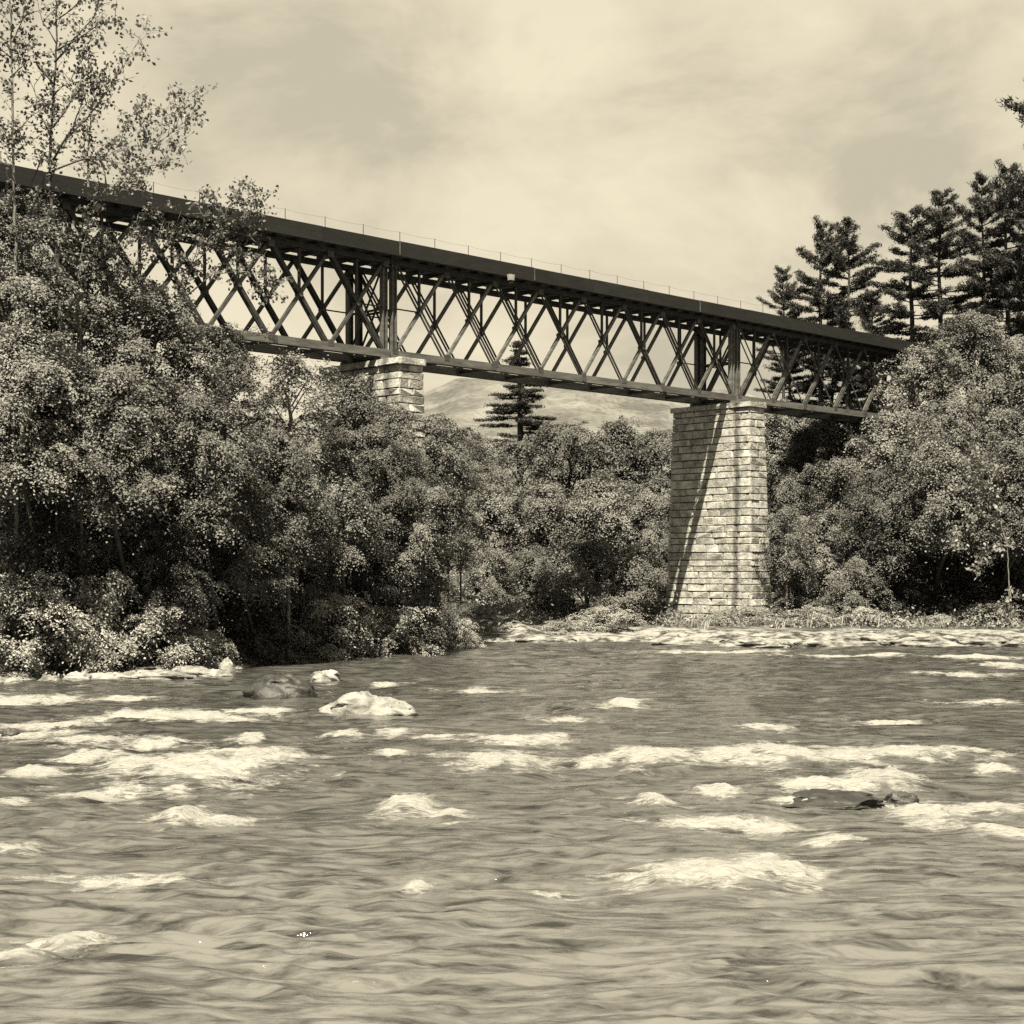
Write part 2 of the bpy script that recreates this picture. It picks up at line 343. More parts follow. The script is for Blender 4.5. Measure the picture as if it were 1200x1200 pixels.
def water_mat():
    m, nt, b = new_mat('river_water'); N, L = nt.nodes, nt.links
    b.inputs['Roughness'].default_value = .06; b.inputs['IOR'].default_value = 1.45; b.inputs['Specular IOR Level'].default_value = .8
    tc = N.new('ShaderNodeTexCoord'); mp = N.new('ShaderNodeMapping'); mp.inputs['Scale'].default_value = (.6, 1.5, 1); L.new(tc.outputs['Object'], mp.inputs[0])
    n = N.new('ShaderNodeTexNoise'); n.inputs['Scale'].default_value = 8.5; n.inputs['Detail'].default_value = 4; n.inputs['Roughness'].default_value = .6; n.inputs['Distortion'].default_value = .4
    L.new(mp.outputs[0], n.inputs['Vector'])
    bp = N.new('ShaderNodeBump'); bp.inputs['Strength'].default_value = .4; bp.inputs['Distance'].default_value = .03; L.new(n.outputs[0], bp.inputs['Height']); L.new(bp.outputs[0], b.inputs['Normal'])
    # aerated streaks in the current, with ripple lights and darks put into the colour
    ms = N.new('ShaderNodeMapping'); ms.inputs['Scale'].default_value = (.75, 3.0, 1); L.new(tc.outputs['Object'], ms.inputs[0])
    ns = N.new('ShaderNodeTexNoise'); ns.inputs['Scale'].default_value = 1.5; ns.inputs['Detail'].default_value = 9; ns.inputs['Roughness'].default_value = .65; ns.inputs['Distortion'].default_value = .5; L.new(ms.outputs[0], ns.inputs['Vector'])
    rs = N.new('ShaderNodeValToRGB'); rs.color_ramp.elements[0].position = .36; rs.color_ramp.elements[1].position = .58; rs.color_ramp.elements[0].color = grey(.012); rs.color_ramp.elements[1].color = grey(.072)
    L.new(ns.outputs[0], rs.inputs[0]); sy = N.new('ShaderNodeSeparateXYZ'); L.new(tc.outputs['Object'], sy.inputs[0])
    sh = N.new('ShaderNodeMapRange'); sh.interpolation_type = 'SMOOTHSTEP'; sh.inputs['From Min'].default_value = 13; sh.inputs['From Max'].default_value = 30; sh.inputs['To Min'].default_value = 1.2; sh.inputs['To Max'].default_value = .75; L.new(sy.outputs['Y'], sh.inputs['Value'])  # base paler towards the camera: sky reflection put into the colour
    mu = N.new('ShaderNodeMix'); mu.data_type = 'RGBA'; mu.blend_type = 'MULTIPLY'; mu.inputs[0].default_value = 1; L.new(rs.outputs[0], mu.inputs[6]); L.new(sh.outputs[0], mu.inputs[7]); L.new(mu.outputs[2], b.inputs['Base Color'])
    fo = N.new('ShaderNodeBsdfPrincipled'); fo.inputs['Roughness'].default_value = .9; fo.inputs['Specular IOR Level'].default_value = .2
    nf = N.new('ShaderNodeTexNoise'); nf.inputs['Scale'].default_value = 8; nf.inputs['Detail'].default_value = 10; nf.inputs['Roughness'].default_value = .78; nf.inputs['Distortion'].default_value = .6
    mpf = N.new('ShaderNodeMapping'); mpf.inputs['Scale'].default_value = (.55, 1.7, 1); L.new(tc.outputs['Object'], mpf.inputs[0]); L.new(mpf.outputs[0], nf.inputs['Vector'])
    fr = N.new('ShaderNodeValToRGB'); fr.color_ramp.elements[0].color = grey(.105); fr.color_ramp.elements[1].color = grey(.195); fr.color_ramp.elements[0].position = .3; fr.color_ramp.elements[1].position = .55
    L.new(nf.outputs[0], fr.inputs[0]); L.new(fr.outputs[0], fo.inputs['Base Color'])
    bf = N.new('ShaderNodeBump'); bf.inputs['Strength'].default_value = .6; bf.inputs['Distance'].default_value = .12; L.new(nf.outputs[0], bf.inputs['Height']); L.new(bf.outputs[0], fo.inputs['Normal'])
    a = N.new('ShaderNodeAttribute'); a.attribute_name = 'foam'
    s1 = N.new('ShaderNodeMath'); s1.operation = 'SUBTRACT'; s1.inputs[1].default_value = .5; L.new(nf.outputs[0], s1.inputs[0])
    s2 = N.new('ShaderNodeMath'); s2.operation = 'MULTIPLY_ADD'; s2.inputs[1].default_value = 2.6; L.new(s1.outputs[0], s2.inputs[0]); L.new(a.outputs['Fac'], s2.inputs[2])
    mr = N.new('ShaderNodeMapRange'); mr.interpolation_type = 'SMOOTHSTEP'; mr.inputs['From Min'].default_value = .26; mr.inputs['From Max'].default_value = .92
    L.new(s2.outputs[0], mr.inputs['Value'])
    gate = N.new('ShaderNodeMath'); gate.operation = 'GREATER_THAN'; gate.inputs[1].default_value = .02; L.new(a.outputs['Fac'], gate.inputs[0])
    gm = N.new('ShaderNodeMath'); gm.operation = 'MULTIPLY'; L.new(mr.outputs[0], gm.inputs[0]); L.new(gate.outputs[0], gm.inputs[1])
    mx = N.new('ShaderNodeMixShader'); L.new(gm.outputs[0], mx.inputs[0]); L.new(b.outputs[0], mx.inputs[1]); L.new(fo.outputs[0], mx.inputs[2])
    L.new(mx.outputs[0], N['Material Output'].inputs[0])
    return m
def water():
    ys = [-45.0, -20.0, -5, 3, 7, 9.5]; y = 10.5
    while y < 128: ys.append(y); y += min(.019*(y/13)**2, .2 if y < 92 else 1.5)
    ys = np.array(ys); u = np.linspace(-1, 1, 660); u = np.sign(u)*(.62*np.abs(u) + .38*np.abs(u)**4)
    X = u[None, :] * (np.maximum(ys, 0)*.44 + 16 + np.maximum(0, ys-80)*.9)[:, None]; Y = np.repeat(ys[:, None], len(u), 1)
    Z, foam, rip = water_field(X, Y)
    Y = Y - .35*rip*(Y > 10)                                   # crests lean: short steep fronts, long backs
    Z = np.where(Y < 9.6, 0, Z)
    tag(link('river_water', grid_mesh('river_water', X, Y, Z, water_mat(), {'foam': foam})), kind='structure')
water()

# ------------------------------------------------------------------ the bridge
BO = Vector((-5.7, 70.8, 0)); BR = math.radians(44.8); PAN = 3.28
ZD, ZT, ZB = 18.65, 17.97, 13.40          # top of the deck, top of the top chord, bottom of the bottom chord
TW = 2.5                                  # between the two trusses
SP = 8*PAN
def bridge():
    br = thing('truss_bridge', 'long dark railway bridge of crossed iron trusses carried over the river on stone piers', 'bridge', BO, BR)
    rnd = random.Random(3)
    def part(name, mb, mat, lab=None):
        o = mb.build(name, M[mat], br)
        if lab: o['label'] = lab
        return o
    spans = [(-1, -SP, 0.0, 8), (0, 0.0, SP, 8), (1, SP, SP+6*3.42, 6)]
    x_lo, x_hi = -SP-9, SP+6*3.42+1.5
    # deck: fascia boards along the river side, cross beams, ties, rails
    x = x_lo; k = 0
    while x < x_hi - .5:
        x1 = min(x + 4.4, x_hi); z0 = 17.98 + rnd.uniform(-.012, .012)
        m = MB(); m.box(x+.012, x1-.012, -.86, -.80, z0, ZD + rnd.uniform(-.012, .012)); part('fascia_panel', m, 'black_paint')
        m = MB(); m.box(x+.012, x1-.012, -.797, -.70, z0+.02, z0+.16); part('edge_beam', m, 'steel_dark')
        if k in (8, 10, 13):
            m = MB(); m.box(x-.018, x+.018, -.885, -.862, 18.02, ZD-.04); part('joint_strip', m, 'chord')
        x = x1; k += 1
    nb = int((x_hi-x_lo)/1.09)
    fb = MB(); fb.box(-.075, .075, -.15, TW+.16, ZT+.003, 18.145); fbm_ = fb.mesh('cross_beam', M['steel_dark'])
    for i in range(nb):
        o = link('cross_beam', fbm_, br, (x_lo+.5+i*1.09, 0, 0))
    tie = MB()
    i = 0; x = x_lo+.1
    while x < x_hi-.2:
        tie.box(x, x+.318, -.69, TW+.12, 18.148, 18.36); x += .325
    o = part('cross_ties', tie, 'plank'); o['kind'] = 'stuff'
    for yy in (.55, 1.99):
        m = MB(); m.box(x_lo, x_hi, yy-.035, yy+.035, 18.364, 18.5); part('rail', m, 'steel_dark')
    # cable railing
    x = x_lo + .9; posts = []
    pm = MB(); pm.tube([(0,0,18.45),(0,0,19.12)], .016, 5); pmesh = pm.mesh('railing_post', M['steel_dark'])
    while x < SP+4:
        link('railing_post', pmesh, br, (x, -.74, 0)); posts.append(x); x += 2.15
    for z in (19.1,):
        m = MB(); pts = []
        for a, b in zip(posts, posts[1:]):
            for t in (0, .25, .5, .75): pts.append((a+(b-a)*t, -.74, z - .05*4*t*(1-t)))
        m.tube(pts, .004, 4); part('railing_wire', m, 'steel_dark')
    # small white box hung under the deck edge
    m = MB(); m.bar((7.0,-.97,18.06),(7.0,-.97,17.78), .34, .2, w2=.24); o = part('marker_box', m, 'white', 'small white tapered box hung on the deck edge')
    m = MB(); m.bar((7.0,-.97,17.775),(7.0,-.97,17.64), .14, .14); part('box_bracket', m, 'steel_dark')
    zt, zb = ZT-.15, ZB+.17
    for si, xa, xb, n in spans:
        L = (xb-xa)/n; e = .28                                  # end posts stand a little off the pier's middle
        for ti, yc in enumerate((0.0, TW)):
            # chords: two side plates and a cover
            m = MB(); m.box(xa+.03, xb-.03, yc-.17, yc-.11, ZT-.24, ZT); m.box(xa+.03, xb-.03, yc+.11, yc+.17, ZT-.24, ZT); m.box(xa+.03, xb-.03, yc-.108, yc+.108, ZT-.05, ZT-.004)
            part('top_chord', m, 'steel_dark')
            nseg = n//2
            for k in range(nseg):
                a = xa+.03 + (xb-xa-.06)*k/nseg; b = xa+.03 + (xb-xa-.06)*(k+1)/nseg
                m = MB(); m.box(a+.01, b-.01, yc-.19, yc-.12, ZB, ZB+.36); m.box(a+.01, b-.01, yc+.12, yc+.19, ZB, ZB+.36); m.box(a+.01, b-.01, yc-.118, yc+.118, ZB+.30, ZB+.345)
                part('bottom_chord', m, 'chord')
                m = MB(); m.box(b-.16, b+.16, yc-.215, yc-.193, ZB+.02, ZB+.34)
                if k < nseg-1: part('splice_plate', m, 'steel')
            # end posts
            for xx in (xa+e, xb-e):
                m = MB(); m.box(xx-.14, xx-.09, yc-.13, yc+.13, ZB+.362, ZT-.242); m.box(xx+.09, xx+.14, yc-.13, yc+.13, ZB+.362, ZT-.242); m.box(xx-.088, xx+.088, yc-.03, yc+.03, ZB+.362, ZT-.242)
                part('end_post', m, 'chord' if ti == 0 else 'steel')
            for k in range(n):
                x0 = xa+e + (xb-xa-2*e)*k/n; x1 = xa+e + (xb-xa-2*e)*(k+1)/n; xm = (x0+x1)/2
                P0, P1 = (x0, yc, zt), (x1, yc, zb)              # falls to the right
                Q0, Q1 = (x0, yc, zb), (x1, yc, zt)              # rises to the right
                m = MB()
                if si == -1:
                    m.bar((x0,yc-.105,zt),(x1,yc-.105,zb), .17, .05); m.bar((x0,yc+.105,zt),(x1,yc+.105,zb), .17, .05)
                elif si == 0:
                    for s_ in (-.11, .11): m.bar((x0+s_,yc-.10,zt),(x1+s_,yc-.10,zb), .085, .05)
                else:
                    m.bar((x0,yc-.1,zt),(x1,yc-.1,zb), .075, .04)
                part('counter_brace', m, 'steel_dark' if si < 1 else 'steel')
                m = MB()
                if si == 1: m.bar(Q0, Q1, .38, .05, w2=.2); m.bar((x0,yc+.03,zb),(x1,yc+.03,zt), .05, .14)
                else: m.bar((x0,yc-.05,zb),(x1,yc-.05,zt), .15, .05); m.bar((x0,yc+.05,zb),(x1,yc+.05,zt), .15, .05); m.bar((x0,yc,zb),(x1,yc,zt), .05, .098)
                part('main_brace', m, 'chord' if si > -1 else 'steel')
                m = MB(); zc = (zt+zb)/2
                m.box(xm-.055, xm+.055, yc-.05, yc+.05, zc, ZT-.24); part('hanger_post', m, 'steel_dark')
                m = MB(); m.tube([(xm, yc-.17, zc), (xm, yc+.17, zc)], .12, 8); part('crossing_plate', m, 'steel')
                for (gx, gz) in ((x0, zb+.16), (x1, zt-.14)):
                    m = MB(); m.box(gx-.17, gx+.17, yc-.20, yc-.175, gz-.14, gz+.14); part('gusset_plate', m, 'steel')
        # ties between the two trusses
        for k in range(n+1):
            x = xa + .15 + (xb-xa-.3)*k/n
            m = MB(); m.box(x-.06, x+.06, .2, TW-.2, ZB+.05, ZB+.2); part('bottom_strut', m, 'steel_dark')
        for k in range(n):
            xk = xa+.2 + (xb-xa-.4)*k/n; xn = xa+.2 + (xb-xa-.4)*(k+1)/n
            m = MB(); y0, y1 = (.2, TW-.2) if k % 2 else (TW-.2, .2)
            m.bar((xk, y0, ZB+.26), (xn, y1, ZB+.26), .07, .05, side=(0,0,1)); part('wind_brace', m, 'steel_dark')
        for xx in (xa+e, xb-e):
            m = MB(); m.bar((xx,.14,ZT-.45),(xx,TW-.14,ZB+.6), .1, .05, side=(1,0,0)); part('sway_brace', m, 'steel_dark')
            m = MB(); m.bar((xx,.14,ZB+.6),(xx,TW-.14,ZT-.45), .1, .05, side=(1,0,0)); part('sway_brace', m, 'steel_dark')
            m = MB(); m.box(xx-.04, xx+.04, .14, TW-.14, 15.6, 15.7); part('sway_strut', m, 'steel_dark')
        # mid-height tie rods in the end panels
        for yc in (0, TW):
            for (a, b) in ((xa+e+.15, xa+e+L*.5), (xb-e-L*.5, xb-e-.15)):
                m = MB(); m.tube([(a,yc,15.72),(b,yc,15.72)], .035, 6); part('tie_rod', m, 'steel_dark')
    for xx in (0, SP):
        for yc in (0, TW):
            m = MB(); m.box(xx-.6, xx+.6, yc-.3, yc+.3, ZB-.16, ZB-.003); part('bearing_block', m, 'chord')
    return br
bridge()

def stain(m, y0, wd):
    nt = m.node_tree; N, L = nt.nodes, nt.links; b = nt.nodes['Principled BSDF']; src = b.inputs['Base Color'].links[0].from_socket
    tc = N.new('ShaderNodeTexCoord'); sx = N.new('ShaderNodeSeparateXYZ'); L.new(tc.outputs['Object'], sx.inputs[0])
    n = N.new('ShaderNodeTexNoise'); n.inputs['Scale'].default_value = .9; n.inputs['Detail'].default_value = 6; L.new(tc.outputs['Object'], n.inputs['Vector'])
    a = N.new('ShaderNodeMath'); a.operation = 'MULTIPLY_ADD'; a.inputs[1].default_value = .8; L.new(n.outputs[0], a.inputs[0]); L.new(sx.outputs['Y'], a.inputs[2])
    d = N.new('ShaderNodeMath'); d.operation = 'SUBTRACT'; d.inputs[1].default_value = y0 + .4; L.new(a.outputs[0], d.inputs[0])
    e = N.new('ShaderNodeMath'); e.operation = 'ABSOLUTE'; L.new(d.outputs[0], e.inputs[0])
    r = N.new('ShaderNodeMapRange'); r.inputs['From Min'].default_value = wd*.3; r.inputs['From Max'].default_value = wd; r.inputs['To Min'].default_value = .35; r.inputs['To Max'].default_value = 1; L.new(e.outputs[0], r.inputs['Value'])
    mu = N.new('ShaderNodeMix'); mu.data_type = 'RGBA'; mu.blend_type = 'MULTIPLY'; mu.inputs[0].default_value = 1; L.new(src, mu.inputs[6]); L.new(r.outputs[0], mu.inputs[7]); L.new(mu.outputs[2], b.inputs['Base Color'])
stain(M['stone'], -.8, .32)
def stone_mesh(cx, cy, cz, sx, sy, sz, rnd, lean):
    """one rock-faced ashlar block: edges worked back, faces proud and uneven"""
    n = 3; vs = []; fs = []; idx = {}
    g = (-.5, -.43, .43, .5)
    rg = {(i, j): (rnd.uniform(.0, .055), rnd.uniform(-.02, .02)) for i in range(8) for j in range(8)}
    def vert(i, j, k):
        if (i, j, k) in idx: return idx[(i, j, k)]
        x, y, z = g[i]*sx, g[j]*sy, g[k]*sz
        inn = lambda a: a in (1, 2)
        bulge = rnd.uniform(.0, .085)
        if i in (0, 3) and inn(j) and inn(k): x += math.copysign(bulge, x)
        if j in (0, 3) and inn(i) and inn(k): y += math.copysign(bulge, y)
        x += rnd.uniform(-.012, .012); y += rnd.uniform(-.012, .012); z += rnd.uniform(-.012, .012)
        edge = sum(a in (0, 3) for a in (i, j, k))
        if edge >= 2: x *= .99; y *= .99; z *= .975
        idx[(i, j, k)] = len(vs); vs.append((cx+x, cy+y, cz+z)); return idx[(i, j, k)]
    for f in (0, 3):
        for a in range(3):
            for b in range(3):
                q = [(f,a,b),(f,a+1,b),(f,a+1,b+1),(f,a,b+1)]
                q2 = [(a,f,b),(a,f,b+1),(a+1,f,b+1),(a+1,f,b)]
                q3 = [(a,b,f),(a+1,b,f),(a+1,b+1,f),(a,b+1,f)]
                for qq in (q, q2, q3):
                    ids = [vert(*p) for p in qq]
                    fs.append(ids if f == 3 else ids[::-1])
    return vs, fs
def pier(xc, zbase, label, seed, maxst):
    rnd = random.Random(seed)
    c, s = math.cos(BR), math.sin(BR)
    p = thing('bridge_pier', label, 'pier', (BO.x + c*xc, BO.y + s*xc, zbase), BR, 'stone bridge piers')
    ztop = ZB-.165-zbase; T0, Y0, Y1 = 1.40, -1.6, 4.0
    def dims(z): f = (ztop-z); return T0/2 + .026*f, Y0 - .028*f, Y1 + .028*f
    core = MB(); hx, a, b = dims(0); hx1, a1, b1 = dims(ztop-.05); i = .10
    core.add([(-hx+i,a+i,-.8),(hx-i,a+i,-.8),(hx-i,b-i,-.8),(-hx+i,b-i,-.8),(-hx1+i,a1+i,ztop-.35),(hx1-i,a1+i,ztop-.35),(hx1-i,b1-i,ztop-.35),(-hx1+i,b1-i,ztop-.35)],
             [(0,3,2,1),(4,5,6,7),(0,1,5,4),(1,2,6,5),(2,3,7,6),(3,0,4,7)])
    core.build('core', M['mortar'], p)
    # coping
    yy = Y0-.12; pc = [Y0-.12, -.2, 1.4, 2.8, Y1+.12]
    for a, b in zip(pc, pc[1:]):
        vs, fs = stone_mesh(0, (a+b)/2, ztop-.15, T0+.24, b-a-.012, .30, rnd, 0)
        m = MB(); m.add(vs, fs); m.build('coping_stone', M['stone'], p)
    z = ztop-.302; row = 0; count = 0
    while z > -.3 and count < maxst:
        h = rnd.choice((.33, .38, .40, .43, .5))*rnd.uniform(.95, 1.05); zc = z-h/2; hx, a, b = dims(zc)
        cuts = [a]; y = a + (rnd.uniform(.55, .85) if row % 2 else rnd.uniform(.9, 1.25))
        while y < b-.5: cuts.append(y); y += rnd.uniform(.75, 1.45)
        cuts.append(b)
        for ci, (u, v) in enumerate(zip(cuts, cuts[1:])):
            dz = rnd.uniform(-.004, .004)
            if ci in (0,) and row % 3 != 1:
                w = rnd.uniform(-.25, .25)
                pcs = [(-hx, w), (w, hx)]
            else: pcs = [(-hx, hx)]
            for (xa, xb) in pcs:
                out = rnd.uniform(-.022, .022)
                vs, fs = stone_mesh((xa+xb)/2, (u+v)/2, zc+dz, xb-xa-.025+out, v-u-.028, h-.034, rnd, 0)
                m = MB(); m.add(vs, fs); m.build('stone', M['stone'], p); count += 1
        z -= h; row += 1
pier(SP, .05, 'tall light stone pier standing on the pale rock ledge by the water', 5, 297)
pier(0, 1.2, 'stone pier half hidden by trees on the wooded left bank', 9, 240)

# ------------------------------------------------------------------ plants
def leaf_quads(C, Nn, L, Wd, rng, fold=.0):
    """diamond leaves at C, facing Nn"""
    n = len(C); r = rng.normal(size=(n, 3)); u = np.cross(Nn, r); u /= np.linalg.norm(u, axis=1)[:, None]+1e-9
    v = np.cross(Nn, u); v /= np.linalg.norm(v, axis=1)[:, None]+1e-9
    l = (L*rng.uniform(.65, 1.25, n))[:, None]; w = (Wd*rng.uniform(.65, 1.25, n))[:, None]
    V = np.stack([C-u*l*.5, C+v*w*.5-u*l*.08, C+u*l*.5, C-v*w*.5-u*l*.08], 1).reshape(-1, 3)
    return V, np.arange(4*n).reshape(-1, 4)
def unit(a): return a/(np.linalg.norm(a, axis=-1, keepdims=True)+1e-9)

def crown_mesh(seed, R=3.0, H=7.0, limbs=40, sprays=9, per=120, L=.135, Wd=.085, mat='leaf', size=.62, up=.75, flat=.40, shape=0):
    """foliage carried in flattened sprays along arching limbs; returns the mesh and the limbs' paths"""
    rng = np.random.RandomState(seed); P = []; Nn0 = []; A = []; paths = []
    for i in range(limbs):
        t = (i+.5)/limbs; a = i*2.39996 + rng.uniform(-.5, .5)
        prof = R*(math.sin(math.pi*min(1, .20+.78*t))**.7 if shape == 0 else (1-.75*t)**.8)
        ln = prof*rng.uniform(.55, 1.22); z0 = H*(.04 + .80*t); rise = ln*(.15 + .75*t*t) + rng.uniform(-.2, .3)
        d = np.array([math.cos(a), math.sin(a), 0]); side = np.array([-d[1], d[0], 0])
        end = d*ln + np.array([0, 0, z0+rise]); mid = d*ln*.55 + np.array([0, 0, z0+rise*.75+.1]); beg = np.array([0, 0, max(.2, z0-.35*ln)])
        paths.append((beg, mid, end))
        n = max(4, int(sprays*(.55+.6*ln/R)))
        for k in range(n):
            s_ = .34 + .70*(k+rng.uniform(0, 1))/n
            p = beg*(1-s_)**2 + 2*mid*s_*(1-s_) + end*s_*s_
            p = p + side*rng.normal()*.30*ln*(1.15-s_*.55)*.55 + np.array([0, 0, rng.normal()*.12])
            P.append(p); A.append(d*.8 + side*rng.normal()*.6); Nn0.append(unit(d*rng.uniform(.15, .75) + np.array([0, 0, up]) + rng.normal(size=3)*.16))
    # leader
    for k in range(12):
        P.append(np.array([rng.normal()*.3, rng.normal()*.3, H*rng.uniform(.86, .985)])); A.append(rng.normal(size=3)); Nn0.append(unit(np.array([rng.normal()*.4, rng.normal()*.4, 1])))
    P = np.array(P); A = np.array(A); N0 = np.array(Nn0); N_ = len(P)
    keep = np.array([noise2(p[0]*.8+p[2]*.55, p[1]*.8+p[2]*.65, seed % 50) > -.33 for p in P]); P, A, N0 = P[keep], A[keep], N0[keep]; N_ = len(P)
    u = unit(A - N0*np.sum(A*N0, 1)[:, None]); v = np.cross(N0, u)
    cnt = np.maximum(20, (per*rng.uniform(.5, 1.5, N_)).astype(int)); rep = np.repeat(np.arange(N_), cnt); m = len(rep)
    sz = (size*rng.uniform(.45, 1.6, N_))[rep][:, None]
    g = rng.normal(size=(m, 3))
    C = P[rep] + u[rep]*g[:, :1]*sz*.66 + v[rep]*g[:, 1:2]*sz*.32 + N0[rep]*g[:, 2:3]*sz*.12
    C[:, 2] -= .22*sz[:, 0]*(g[:, 0]**2*.6+g[:, 1]**2*.4)
    Nn = unit(N0[rep] + u[rep]*g[:, :1]*.22 + v[rep]*g[:, 1:2]*.22 + rng.normal(size=(m, 3))*flat)
    V, Fq = leaf_quads(C, Nn, L, Wd, rng)
    cl = rng.uniform(0, 1, N_)[rep]
    return mesh_np('crown', V, Fq, 4, M[mat], shade=np.clip(.4*cl+.6*rng.uniform(0, 1, m), 0, 1)), paths
def trunk_mesh(seed, paths, H=7.0, mat='bark', foot=0):
    rng = random.Random(seed); m = MB()
    pts = [(rng.uniform(-.08, .08)*k, rng.uniform(-.08, .08)*k, foot + (H*.9-foot)*k/6) for k in range(7)]
    m.tube(pts, [.16, .15, .13, .11, .08, .05, .02], 7)
    for b_, c, e in paths[::2]:
        b_, c, e = Vector(b_), Vector(c), Vector(e); i = min(5, max(0, int((b_.z-foot)/(H*.9-foot)*6)))
        b_.x, b_.y = pts[i][0], pts[i][1]
        q = lambda s_: b_*(1-s_)**2 + c*2*s_*(1-s_) + e*s_*s_
        m.tube([b_, q(.33), q(.66), q(.95)], [.05, .035, .022, .007], 5)
    return m.mesh('trunk', M[mat], True)
CROWNS = []
for k in range(6):
    me, cs = crown_mesh(100+k, limbs=[40, 46, 36, 42, 50, 38][k], R=[3.1, 2.9, 3.3, 3.0, 3.2, 2.8][k], shape=[0, 0, 0, 0, 0, 1][k])
    CROWNS.append((me, trunk_mesh(k, cs)))
LIGHT = []
for k in range(2):
    me, cs = crown_mesh(140+k, limbs=34, sprays=8, per=80, L=.16, Wd=.10, mat='leaf_light', size=.6)
    LIGHT.append((me, trunk_mesh(20+k, cs, mat='bark_pale')))
SHADE_CROWNS = []  # crowns with shade painted into their leaves, for the dark hollows
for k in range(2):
    me, cs = crown_mesh(160+k, limbs=44, sprays=9, per=80, L=.15, Wd=.09, mat='leaf_shade', size=.66, shape=1, flat=.5)
    SHADE_CROWNS.append((me, trunk_mesh(26+k, cs)))
SHRUBS = []
for k in range(3):
    me, cs = crown_mesh(180+k, R=2.5, H=3.3, limbs=34, sprays=8, per=85, L=.13, Wd=.07, mat='leaf_shrub', size=.42, up=.6, flat=.6)
    SHRUBS.append((me, trunk_mesh(30+k, cs, H=3.2)))

def zg(x, y): return float(ground(np.array([x]), np.array([y]))[0])
TG = {'l': 'leafy trees on the left bank', 'm': 'leafy trees across the river', 'r': 'leafy trees on the right bank'}
def tree(px, top, w, Y, var, side, label, lean=0, kind='leafy_tree'):
    hs = 1.0
    c = at(px, top, Y); z0 = zg(c.x, c.y+lean); wm = w/F*Y; az = random.Random(label).uniform(0, 6.28)
    src = {'t': CROWNS, 'l': LIGHT, 's': SHRUBS, 'd': SHADE_CROWNS}[var[0]]; cm, tm = src[int(var[1])]
    shrub = var[0] == 's'
    bw, bh = (5.2, 3.4) if shrub else (6.4, 7.1)
    if side == 'm': wm *= 1.15
    s = wm/bw; sz = s*hs*(1.0 if not shrub else 1.0)
    if shrub: sz = max(.3, (c.z - z0 + .25)/bh)
    t = thing('shrub' if shrub else kind, label, 'shrub' if shrub else 'tree', (c.x, c.y+lean, z0), 0, 'shrubs along the shore' if shrub else TG[side])
    zc = c.z - z0 - bh*sz*.985
    o = link('crown', cm, t, (0, -lean, zc)); o.scale = (s, s, sz); o.rotation_euler.z = az
    if not shrub:
        k = link('trunk', tm, t, (0, -lean, zc)); k.scale = (s, s, sz); k.rotation_euler.z = az
        if zc > .3: m = MB(); m.tube([(0, 0, -.4), (0, -lean*.45, zc*.6), (0, -lean, zc+.1)], [.11*s, .10*s, .09*s], 7); k.data.materials and link('lower_trunk', m.mesh('lower_trunk', k.data.materials[0], True), t)
    else:
        k = link('stems', tm, t, (0, 0, zc)); k.scale = (s*.5, s*.5, sz); k.rotation_euler.z = az
    return t
